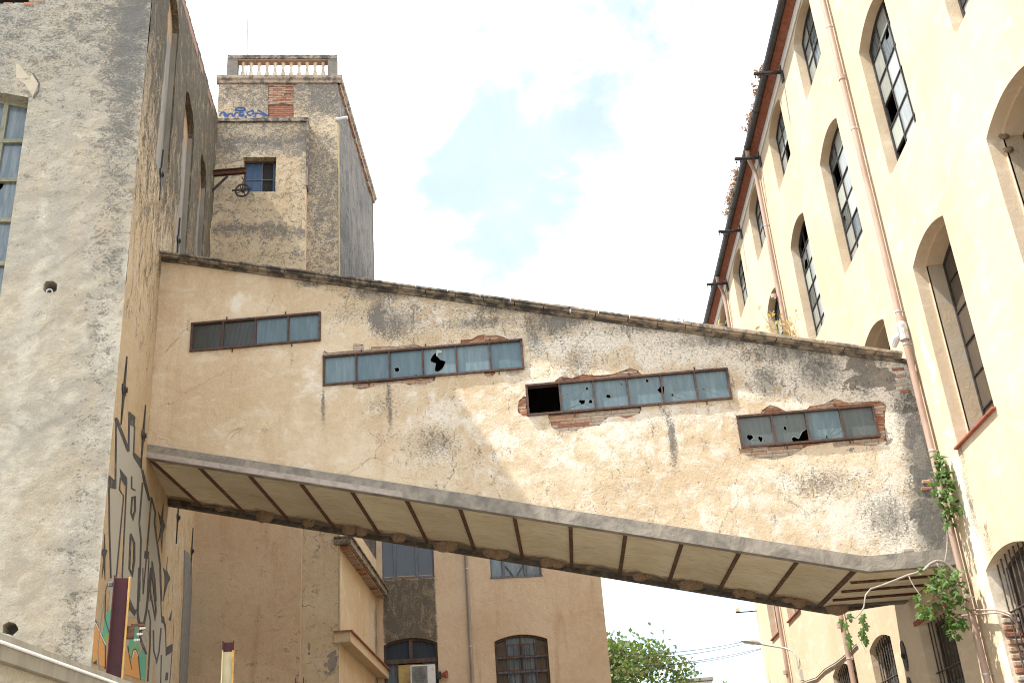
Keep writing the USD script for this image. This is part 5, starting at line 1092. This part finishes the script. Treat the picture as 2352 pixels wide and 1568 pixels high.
t, x, y, zt = post('steel_post', 'cream painted steel post with a dark rusted top, left of the brown tower wall', (524, 1475), 13, None, None, .1)
az_ = math.atan2(-x, y); ax = np.array([[math.cos(az_), math.sin(az_), 0], [-math.sin(az_), math.cos(az_), 0], [0, 0, 1]])
obj('web', MB().box((x, y, zt/2 - .05), (.115, .012, zt - .10), ax).get(), m_creamst, t)
obj('flange', MB().box(np.array([x, y, zt/2 - .05]) - ax[0]*.062 - ax[1]*.03, (.014, .08, zt - .1), ax, bevel=.004).get(), m_creamst, t)
obj('flange', MB().box(np.array([x, y, zt/2 - .05]) + ax[0]*.068 - ax[1]*.02, (.028, .08, zt - .1), ax, bevel=.006).get(), m_ysteel, t)
obj('rusted_top', MB().box((x, y, zt - .055), (.12, .016, .115), ax).box(np.array([x, y, zt - .045]) - ax[0]*.062 - ax[1]*.03, (.016, .082, .11), ax).box(np.array([x, y, zt - .045]) + ax[0]*.066 - ax[1]*.03, (.016, .082, .11), ax).get(), m_maroon, t)
t, x, y, zt = post('steel_post', 'rusty steel post of which only the orange-brown tip shows at the bottom edge', (688, 1556), 9, None, None, .1)
az_ = math.atan2(-x, y); ax = np.array([[math.cos(az_), math.sin(az_), 0], [-math.sin(az_), math.cos(az_), 0], [0, 0, 1]])
obj('web', MB().box((x, y, zt/2 - .04), (.11, .012, zt - .08), ax).get(), simple('orange_rust', (.30, .10, .045), (.20, .065, .035), .8, scale=20), t)
for s in (-1, 1): obj('flange', MB().box(np.array([x, y, zt/2]) + ax[0]*.06*s - ax[1]*.03, (.014, .08, zt), ax, bevel=.004).get(), m_maroon, t)
# gate rail: a folded steel channel, the highlight on its worn lip painted white, over a sheet-metal gate
GX = -3.6; G0, G1 = 4.0, 12.2
zg1 = float(atX(0, 1452, GX)[2]); zlip = float(atX(0, 1480, GX)[2]); zg2 = float(atX(0, 1523, GX)[2])
gt = thing('steel_gate', 'grey painted sheet-metal gate with a folded top rail and painted lip highlight, at lower left', 'gate', (GX, 8, 0))
prof = Polygon([(-.05, zg1 - .002), (.0, zg1), (.012, zlip + .01), (.046, zlip + .006), (.046, zlip - .006), (.040, zlip - .012), (.034, zg2 + .01), (.012, zg2), (-.05, zg2)])
G1b = G1
obj('top_rail', MB().prism(prof, (GX, 0, 0), (1, 0, 0), (0, 0, 1), (0, 1, 0), G0, G1b).get(), m_gate, gt)
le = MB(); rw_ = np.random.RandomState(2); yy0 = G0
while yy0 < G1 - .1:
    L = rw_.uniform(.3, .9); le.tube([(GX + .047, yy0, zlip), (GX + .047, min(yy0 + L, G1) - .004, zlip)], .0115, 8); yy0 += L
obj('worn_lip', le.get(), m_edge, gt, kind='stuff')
obj('sheet_panel', MB().box((GX - .01, (G0 + G1)/2, (zg2 + .25)/2), (.03, G1 - G0, zg2 - .25)).get(), plaster('gate_panel_paint', (.34, .30, .22), (.30, .265, .195), mold=-.9, limew=-.7, peel=-1.3, crack=0, streak=(.26, .22, .15), fine=.1, bump=.2), gt)
for y in np.arange(G0 + .4, G1, 1.6): obj('gate_post', MB().box((GX - .07, y, zg2/2), (.08, .08, zg2 - .02), bevel=.006).get(), m_gate, gt)
# ------------------------------------------------------------------ swallows' nests under the walkway and in the arches
def nest_proto(name, kind, label, group):
    t = thing(name, label, 'nest', (0, 0, -50), group)
    return t
def nest_mesh(r, open_w, seed, ring=False):
    th = np.linspace(0, math.pi, 13); ph = np.linspace(0, math.pi/2, 7); V = []
    rs = np.random.RandomState(seed)
    for p in ph:
        for a in th: V.append((r*math.cos(a)*math.cos(p*.9), -r*.75*math.sin(a)*math.cos(p*.9), -r*.95*math.sin(p)))
    V = np.array(V); V += (meshkit.fbm(V*18 + seed, 3, seed)[:, None] - .5)*.05*np.array([1, 1, 1])*1.0
    F = [[i*13 + j, i*13 + j + 1, (i + 1)*13 + j + 1, (i + 1)*13 + j] for i in range(6) for j in range(12)]
    In = V*.82 + np.array([0, 0, .0]); m = MB().add(V, F).add(In, np.array(F)[:, ::-1])
    k = len(V); rim = np.array([[j, j + 1, k + j + 1, k + j] for j in range(12)]); m2 = MB().add(np.vstack([V, In]), rim)
    return MB().add(*m.get()).add(*m2.get()).get()
NB = ['first', 'second', 'third', 'fourth', 'fifth', 'sixth', 'seventh', 'eighth', 'ninth', 'tenth', 'eleventh', 'twelfth', 'thirteenth', 'fourteenth']
# photo positions of the nests along the rear beam, and their look
NESTS = [(510, 1162, .7, 'ragged'), (612, 1180, 1.15, 'double'), (712, 1198, .85, 'round'), (805, 1217, 1.0, 'ragged'), (832, 1220, .9, 'round'), (918, 1236, .95, 'round'), (1027, 1253, 1.2, 'long'), (1050, 1257, .6, 'broken'), (1128, 1272, 1.0, 'round'), (1150, 1276, 1.0, 'long'), (1258, 1291, 1.0, 'round'), (1283, 1295, .9, 'ragged'), (1356, 1305, .8, 'broken'),
         (1470, 1322, .9, 'round'), (1490, 1326, .75, 'broken'), (1582, 1343, 1.0, 'long'), (1602, 1347, .8, 'round'), (1697, 1362, .8, 'round'), (1722, 1366, .85, 'ragged'), (1812, 1384, .9, 'broken'), (1836, 1387, .9, 'round'), (1920, 1388, 1.0, 'long')]
first = None
for i, (a, b, s, look) in enumerate(NESTS):
    c = atY(a, b, BY1 - .15); bay = min(13, max(0, int(np.searchsorted(JX, c[0]) - 1)))
    zc = float(zlow(c[0])) + .075 if c[0] < 4.5 else 5.18
    same = [n for n in NESTS if int(np.searchsorted(JX, atY(n[0], n[1], BY1 - .15)[0]) - 1) == bay]
    pos = '' if len(same) == 1 else (' left one of its pair' if same[0][0] == a else ' right one of its pair')
    lab = '%s mud nest under the walkway, %s bay from the left%s' % (look, NB[min(bay, 13)], ',' + pos if pos else '')
    n = thing('mud_nest', lab, 'nest', (float(c[0]), BY1 - .17, zc), 'mud nests along the rear beam of the walkway')
    m = nest_mesh(.165*s, 0, 30 + i); v, f = np.array(m[0]), m[1]
    v = v*np.array([1.25 if look == 'long' else 1.0, 1.0, .62 if look == 'broken' else 1.0]) + np.array([c[0], BY1 - .20, zc - .01])
    obj('nest_cup', (v, f), m_nest, n, smooth=True)
for i, (q, lab) in enumerate((((2161, 543), 'dark mud nest in the arch beside the drainpipe'), ((2320, 275), 'topmost of three mud nests in the arch at the right edge'), ((2303, 312), 'middle one of three mud nests in the arch at the right edge'), ((2292, 345), 'lowest of three mud nests in the arch at the right edge'))):
    yc = 15.95 if i == 0 else 12.42
    c = atY(*q, yc - .06 if i == 0 else yc - .06); c[0] = max(c[0], FX + .22)
    n = thing('mud_nest', lab, 'nest', c, None if i == 0 else 'mud nests in the arch at the right edge')
    m = nest_mesh(.07, 0, 70 + i); obj('nest_cup', (np.array(m[0])*np.array([1, 1, 1]) + c + np.array([0, .02, .02]), m[1]), m_nest, n, smooth=True)
# ------------------------------------------------------------------ plants
def fig_leaf(c, d, up, size, seed):
    """a five-lobed leaf on a short stalk, folded a little along its rib"""
    rs = np.random.RandomState(seed); d = np.array(d, float); d /= np.linalg.norm(d); s = np.cross(d, up); s /= np.linalg.norm(s) + 1e-9; n = np.cross(s, d)
    out = [(0, .02), (.22, -.10), (.34, .08), (.24, .22), (.50, .42), (.40, .56), (.20, .52), (.22, .80), (.10, .98), (0, 1.04)]
    half = [(x, y) for x, y in out]; V = []; k = len(half)
    for sx in (1, -1):
        for x, y in half: V.append(np.array(c) + size*(d*y + s*x*sx*rs.uniform(.85, 1.1) + n*(-.35*abs(x) - .22*y*y + rs.uniform(-.03, .03))))
    ctr = [np.array(c) + size*(d*y - n*.22*y*y) for y in (.15, .45, .75)]; base = len(V); V += ctr
    F = []
    for o in (0, k):
        for i in range(k - 1): F.append([o + i, o + i + 1, base + (0 if i < 3 else 1 if i < 6 else 2)] if o == 0 else [o + i + 1, o + i, base + (0 if i < 3 else 1 if i < 6 else 2)])
        F += [[o + 3, base + 1, base], [o + 6, base + 2, base + 1]] if o == 0 else [[o + 3, base, base + 1], [o + 6, base + 1, base + 2]]
    return np.array(V), np.array(F)
fp = lambda x, y: ((2060 + x*500/1926)*.91875, (1300 + y*500/1926)*.91875)
fg = thing('fig_bush', 'young fig tree rooted in the wall behind the drainpipe, with pale stems and lobed leaves', 'fig tree', atY(*fp(1250, 470), 16.7))
YF_ = 16.62
def stem(pts, r0, r1, yoff=0, name='stem'):
    p = np.array([atY(*fp(*q), YF_ + yoff - .02*k) for k, q in enumerate(pts)]); t = np.linspace(0, len(p) - 1, len(p)*4)
    p = np.c_[[np.interp(t, range(len(p)), p[:, k]) for k in range(3)]].T
    obj(name, MB().tube(p, np.linspace(r0, r1, len(p)), 7).get(), m_stem, fg, smooth=True)
stem([(1260, 500), (1210, 440), (1150, 400), (1085, 390), (1020, 420), (960, 480), (880, 510), (815, 525), (700, 570), (560, 625), (450, 660), (400, 720), (385, 830), (350, 890), (300, 940), (250, 950)], .026, .007)
stem([(1085, 392), (1110, 450), (1160, 500), (1215, 540), (1260, 590)], .022, .014)
stem([(1165, 400), (1180, 320), (1190, 200), (1185, 90), (1240, 150)], .014, .008, .06)
stem([(815, 525), (830, 570), (870, 640), (920, 710), (960, 760), (960, 830)], .012, .006)
stem([(1100, 700), (1130, 790), (1160, 850), (1190, 880)], .011, .007)
stem([(1300, 560), (1270, 650), (1230, 730), (1180, 800)], .012, .006)
stem([(330, 945), (360, 985), (380, 1030)], .006, .004); stem([(320, 1100), (380, 1210), (408, 1275)], .005, .004)
rl_ = np.random.RandomState(77); UPV = np.array([0, 0, 1.0])
def cluster(cx, cy, sx, sy, n, size, hang=.5):
    for k in range(int(n*1.7)):
        q = (cx + sx*rl_.normal()*.68, cy + sy*rl_.normal()*.68); c = atY(*fp(*q), YF_ + rl_.uniform(-.32, .08))
        if c[0] > FX - .06: c[0] = FX - .06 - rl_.uniform(0, .1)
        d = np.array([rl_.normal()*.7 - .25, -abs(rl_.normal())*.6 - .15, -hang + rl_.normal()*.45])
        obj('leaf', fig_leaf(c, d, UPV + rl_.normal(size=3)*.35, size*rl_.uniform(.5, 1.1), rl_.randint(9999)), m_fig, fg)
q5 = lambda x, y: ((1960 + x*600/1882 - 2060)*1926/500, (800 + y*500/1568 - 1300)*1926/500)      # upper tuft, read in another close-up
for (x, y, sx, sy, n) in ((1250, 1080, 60, 60, 9), (1230, 1200, 60, 70, 13), (1330, 1190, 60, 70, 13), (1350, 1300, 50, 70, 9), (1240, 1370, 80, 60, 14), (1340, 1430, 60, 60, 9), (1290, 1500, 60, 60, 10)):
    a, b = q5(x, y); cluster(a, b, sx*1.25, sy*1.25, n, .135)
cluster(1170, 30, 30, 60, 5, .10)
cluster(1180, 560, 130, 80, 26, .13); cluster(1240, 700, 100, 90, 26, .13); cluster(1070, 650, 60, 90, 12, .12); cluster(940, 470, 40, 30, 6, .09); cluster(900, 760, 40, 40, 5, .13); cluster(990, 850, 90, 60, 13, .15); cluster(1240, 950, 110, 70, 20, .14); cluster(1320, 1010, 70, 60, 10, .12); cluster(1210, 1080, 40, 50, 5, .10)
for q in ((240, 900, .14), (165, 950, .13), (205, 985, .12), (225, 1090, .13), (245, 1150, .15), (375, 900, .13), (355, 940, .14), (395, 990, .13), (375, 1040, .15), (345, 1070, .12), (395, 1110, .15), (370, 1100, .13), (410, 1140, .13)):
    obj('leaf', fig_leaf(atY(*fp(q[0], q[1]), YF_ - .2), (rl_.uniform(-.3, .3), -.3, -1), (rl_.uniform(-.5, .5), -1, .2), q[2]*.9, rl_.randint(9999)), m_fig, fg)
ff = atY(*fp(1110, 685), YF_ - .28); obj('fig_fruit', MB().lathe([(.001, -.03), (.022, -.022), (.03, 0), (.024, .02), (.009, .04), (.001, .045)], ff, 10).get(), simple('green_fig', (.22, .30, .07), (.18, .25, .06), .5), fg, smooth=True)
# dry weeds on the gutter and on the coping
def weed(name, label, cat, base_fn, n, h, mat, seed, group=None, leafy=True):
    rs = np.random.RandomState(seed); b0 = base_fn(.5)
    t = thing(name, label, cat, b0, group); st_, lf_ = MB(), MB()
    for k in range(n):
        b = base_fn(rs.rand()); L = h*rs.uniform(.4, 1.1); d = np.array([rs.normal()*.35 - .25, rs.normal()*.35, 1.0]); d /= np.linalg.norm(d)
        pts = [b + d*L*s + np.array([-.1*L*s*s, 0, -.12*L*s*s]) for s in (0, .35, .7, 1)]
        st_.tube(pts, [.004, .0035, .0025, .0015], 4)
        for j in range(7 if leafy else 4):
            p = b + d*L*rs.uniform(.35, 1.0) + rs.normal(size=3)*.035*h/.4; e1 = rs.normal(size=3)*.022; e2 = rs.normal(size=3)*.016
            lf_.add([p, p + e1 + e2, p + e1*2, p + e1 - e2], [[0, 1, 2, 3]])
    obj('stalks', st_.get(), mat, t, kind='stuff'); obj('seed_heads', lf_.get(), mat, t, kind='stuff')
gx = FX - .29
weed('gutter_weed', 'reddish dry weeds growing along the gutter beside the nearest iron arm', 'weeds', lambda s: np.array([gx, 20.9 + 2.6*s, 17.72]), 120, .26, m_dry, 1)
weed('gutter_weed', 'taller bushy dry weeds in the gutter above the third iron arm', 'weeds', lambda s: np.array([gx, 25.2 + 2.5*s, 17.72]), 150, .40, m_dry, 2)
weed('roof_weed', 'tuft of straw-coloured dry grass on the coping in front of the arched windows', 'weeds', lambda s: np.array([4.02 + .45*s, BY0 - .02, float(ztop(4.25)) + .13 - .2527*(.45*s - .2)]), 26, .55, m_straw, 3, leafy=False)
weed('roof_weed', 'few thin dry stalks on the coping where the two mills come close', 'weeds', lambda s: np.array([2.2 + 1.3*s, BY0 + .4, float(ztop(2.2 + 1.3*s)) + .1]), 12, .4, m_straw, 4, leafy=False)
# ------------------------------------------------------------------ street lamp, floodlight and cables
lh = atY(1725, 1475, 31.0); lb_ = atX(1836, 1503, FX)
sl_ = thing('street_lamp', 'grey street lamp with a flat head on a bent arm fixed to the cream mill', 'street lamp', lb_)
arm = [np.array([lb_[0], lb_[1], lb_[2] - .75]), np.array([lb_[0] - .08, lb_[1], lb_[2] - .5]), np.array([lb_[0] - .1, lb_[1], lb_[2] - .1])]
e1 = atY(1833, 1497, lb_[1]); e2 = atY(1800, 1487, lb_[1] + .2); hd0 = atY(1747, 1478, lb_[1] + .3)
obj('arm', MB().tube([arm[1], arm[2], e1 + (e2 - e1)*.3, e2, hd0], .026, 8).get(), m_lampg, sl_, smooth=True)
obj('wall_bracket', MB().box(arm[1] + np.array([.04, 0, 0]), (.09, .09, .30), bevel=.01).get(), m_lampg, sl_)
hv = atY(1702, 1471, lb_[1] + .4) - hd0; hl = np.linalg.norm(hv); hv /= hl; hs = np.array([0, 1.0, 0]); hu = np.cross(hs, hv); hu = -hu if hu[2] < 0 else hu
hb = MB(); rows_ = [(0, .05, .03), (.15, .11, .09), (.45, .17, .16), (.8, .15, .11), (1.0, .05, .03)]; V = []
for s, wv2, hh in rows_:
    for t in np.linspace(0, 2*math.pi, 13)[:-1]: V.append(hd0 + hv*s*hl + hs*wv2*math.cos(t) + hu*(hh*max(0, math.sin(t)) + .03*min(0, math.sin(t))))
F = [[i*12 + j, i*12 + (j + 1) % 12, (i + 1)*12 + (j + 1) % 12, (i + 1)*12 + j] for i in range(4) for j in range(12)]
obj('lamp_head', hb.add(V, F).get(), m_lampg, sl_, smooth=True)
obj('lens', MB().box(hd0 + hv*.55*hl - hu*.032, (.55*hl, .16, .02), [hv, hs, hu], bevel=.008).get(), m_porc, sl_)
f0 = atX(1738, 1402, FX); fl_ = thing('floodlight', 'small floodlight on a thin arm at the far corner of the cream mill', 'floodlight', f0)
f1 = atY(1690, 1406, f0[1]); obj('arm', MB().bar(f0, f1, .035, .03).get(), m_iron, fl_)
obj('lamp_box', MB().box(f1 + np.array([.06, -.02, .075]), (.13, .10, .12), bevel=.012).get(), m_lampg, fl_); obj('lamp_glass', MB().box(f1 + np.array([.06, -.073, .075]), (.10, .006, .09)).get(), m_porc, fl_)
def cable(label, a, b, sag, r=.007, group=None, name='cable', n=14):
    a, b = np.array(a), np.array(b); t = thing(name, label, 'cable', a, group)
    obj('strand', MB().tube([a + (b - a)*s - np.array([0, 0, sag*4*s*(1 - s)]) for s in np.linspace(0, 1, n)], r, 5).get(), m_wire, t)
cb = [((1393, 1500), (1702, 1474)), ((1393, 1512), (1705, 1479)), ((1393, 1533), (1748, 1488)), ((1480, 1526), (1748, 1490))]
cl_ = ['uppermost of the four cables from the rear building to the street lamp', 'second cable down, just under the uppermost one', 'third cable down, ending under the lamp arm', 'lowest and faintest of the four cables']
for (p, q), l in zip(cb, cl_): cable(l, atY(*p, 33.0), atY(*q, lb_[1] + .5), .12, .009)
wq_ = [(1842, 1566), (1875, 1555), (1895, 1535), (1920, 1520), (1945, 1500), (1967, 1478)]
t = thing('cable', 'slack cable looped along the cream mill wall below the far drainpipes', 'cable', atX(*wq_[0], FX - .02))
obj('strand', MB().tube([atX(*p, FX - .03) for p in wq_], .011, 5).tube([atX(p[0] + 1, p[1] + 4, FX - .03) for p in wq_], .010, 5).get(), m_wire, t)
# two bent pipes that cross from behind the drainpipe into the barred window
for k, ys in enumerate(((862, 20), (918, -30))):
    pts = [fp(1315, ys[0]), fp(1500, ys[0] - 2 - (18 if k else 0)), fp(1690, ys[0] - (30 if k else -2)), fp(1790, ys[0] + (0 if k else 35)), fp(1850, ys[0] + (70 if k else 110)), fp(1870, ys[0] + 170)]
    P_s = [atX(*p, FX - .12 + (.10 if i > 3 else 0)) for i, p in enumerate(pts)]
    t = thing('wall_conduit', ['upper of two thin rusty conduits crossing into the barred window', 'lower of two thin rusty conduits crossing into the barred window'][k], 'conduit', P_s[0])
    tt = np.linspace(0, 5, 22); P_s = np.array(P_s); obj('tube', MB().tube(np.c_[[np.interp(tt, range(6), P_s[:, j]) for j in range(3)]].T, .014, 7).get(), m_pipe, t, smooth=True)
# ------------------------------------------------------------------ far tree and rooftop
def tree(name, label, base, H, R, nleaf, mats, seed, zc=0):
    rs = np.random.RandomState(seed); base = np.array(base, float); t = thing(name, label, 'tree', base)
    tr = MB().tube([base, base + [.1, 0, H*.3], base + [-.1, .1, H*.6]], [.30, .24, .12], 9); cs = []
    for k in range(16):
        a = rs.uniform(0, 6.28); e = rs.uniform(.15, 1.2); L = R*rs.uniform(.5, 1.0); st0 = base + np.array([0, 0, H*rs.uniform(.35, .6)])
        en = st0 + np.array([L*math.cos(a)*math.cos(e), L*math.sin(a)*math.cos(e), L*math.sin(e)*1.1]); tr.tube([st0, (st0 + en)/2 + rs.normal(size=3)*.15, en], [.09, .05, .015], 5); cs.append(en)
    obj('trunk', tr.get(), m_bark, t)
    C = []
    for k in range(70):
        a = rs.uniform(0, 6.28); ph = math.acos(rs.uniform(-.5, 1)); rr_ = R*rs.uniform(.55, 1.02)
        C.append(base + np.array([0, 0, zc]) + np.array([rr_*math.sin(ph)*math.cos(a), rr_*math.sin(ph)*math.sin(a), rr_*math.cos(ph)*.95]))
    C = np.array(C + cs)
    for mi, m in enumerate(mats):
        n = int(nleaf*(.8 if mi == 0 else .2)); i = rs.randint(0, len(C), n) if mi == 0 else rs.choice([j for j in range(len(C)) if (j*7) % 5 < 2], n)
        dirs = rs.normal(size=(n, 3)); P0 = C[i] + dirs*np.array([.42, .42, .36])*R*.30
        a = rs.normal(size=(n, 3)); a /= np.linalg.norm(a, axis=1, keepdims=True); b = np.cross(a, rs.normal(size=(n, 3))); b /= np.linalg.norm(b, axis=1, keepdims=True)
        s1 = rs.uniform(.12, .25, (n, 1)); s2 = s1*.42
        V = np.stack([P0, P0 + a*s1*.5 + b*s2, P0 + a*s1, P0 + a*s1*.5 - b*s2], 1).reshape(-1, 3); k4 = np.arange(n)[:, None]*4
        obj('crown', (V, np.vstack([np.hstack([k4, k4 + 1, k4 + 2]), np.hstack([k4, k4 + 2, k4 + 3])])), m, t, kind='stuff')
tb_ = atY(1455, 1560, 50.0)
tree('leafy_tree', 'green leafy tree with a few reddish tufts, beyond the rear building', (tb_[0] - .35, 50, 0), 9.4, 2.75, 11000, [m_tree, m_treer], 5, 7.4)
t2_ = atY(1625, 1560, 62.0)
tree('small_tree', 'sparse top of a smaller tree right of the far rooftop', (t2_[0], 62, 0), 9.0, 1.3, 900, [m_tree, m_treer], 9, 8.1)
hb0 = atY(1598, 1562, 60.0)
hs_ = thing('far_house', 'pale rooftop block with an aerial, small beside the far tree', 'house', (hb0[0], 60, 0))
zt = float(atY(1600, 1556, 60)[2])
obj('wall', MB().box((hb0[0], 61.5, zt/2 - .1), (1.7, 3, zt - .2)).get(), simple('pale_render', (.48, .44, .40), (.42, .39, .36), .9), hs_)
obj('parapet', MB().box((hb0[0], 61.5, zt - .08), (1.85, 3.15, .18), bevel=.02).get(), m_conc, hs_)
ae = atY(1594, 1525, 60.5); obj('aerial', MB().tube([(ae[0], 60.5, zt), (ae[0], 60.5, ae[2])], .02, 5).bar((ae[0] - .3, 60.5, ae[2] - .15), (ae[0] + .3, 60.5, ae[2] - .1), .02).bar((ae[0] - .2, 60.5, ae[2] - .4), (ae[0] + .2, 60.5, ae[2] - .35), .02).get(), m_wire, hs_)
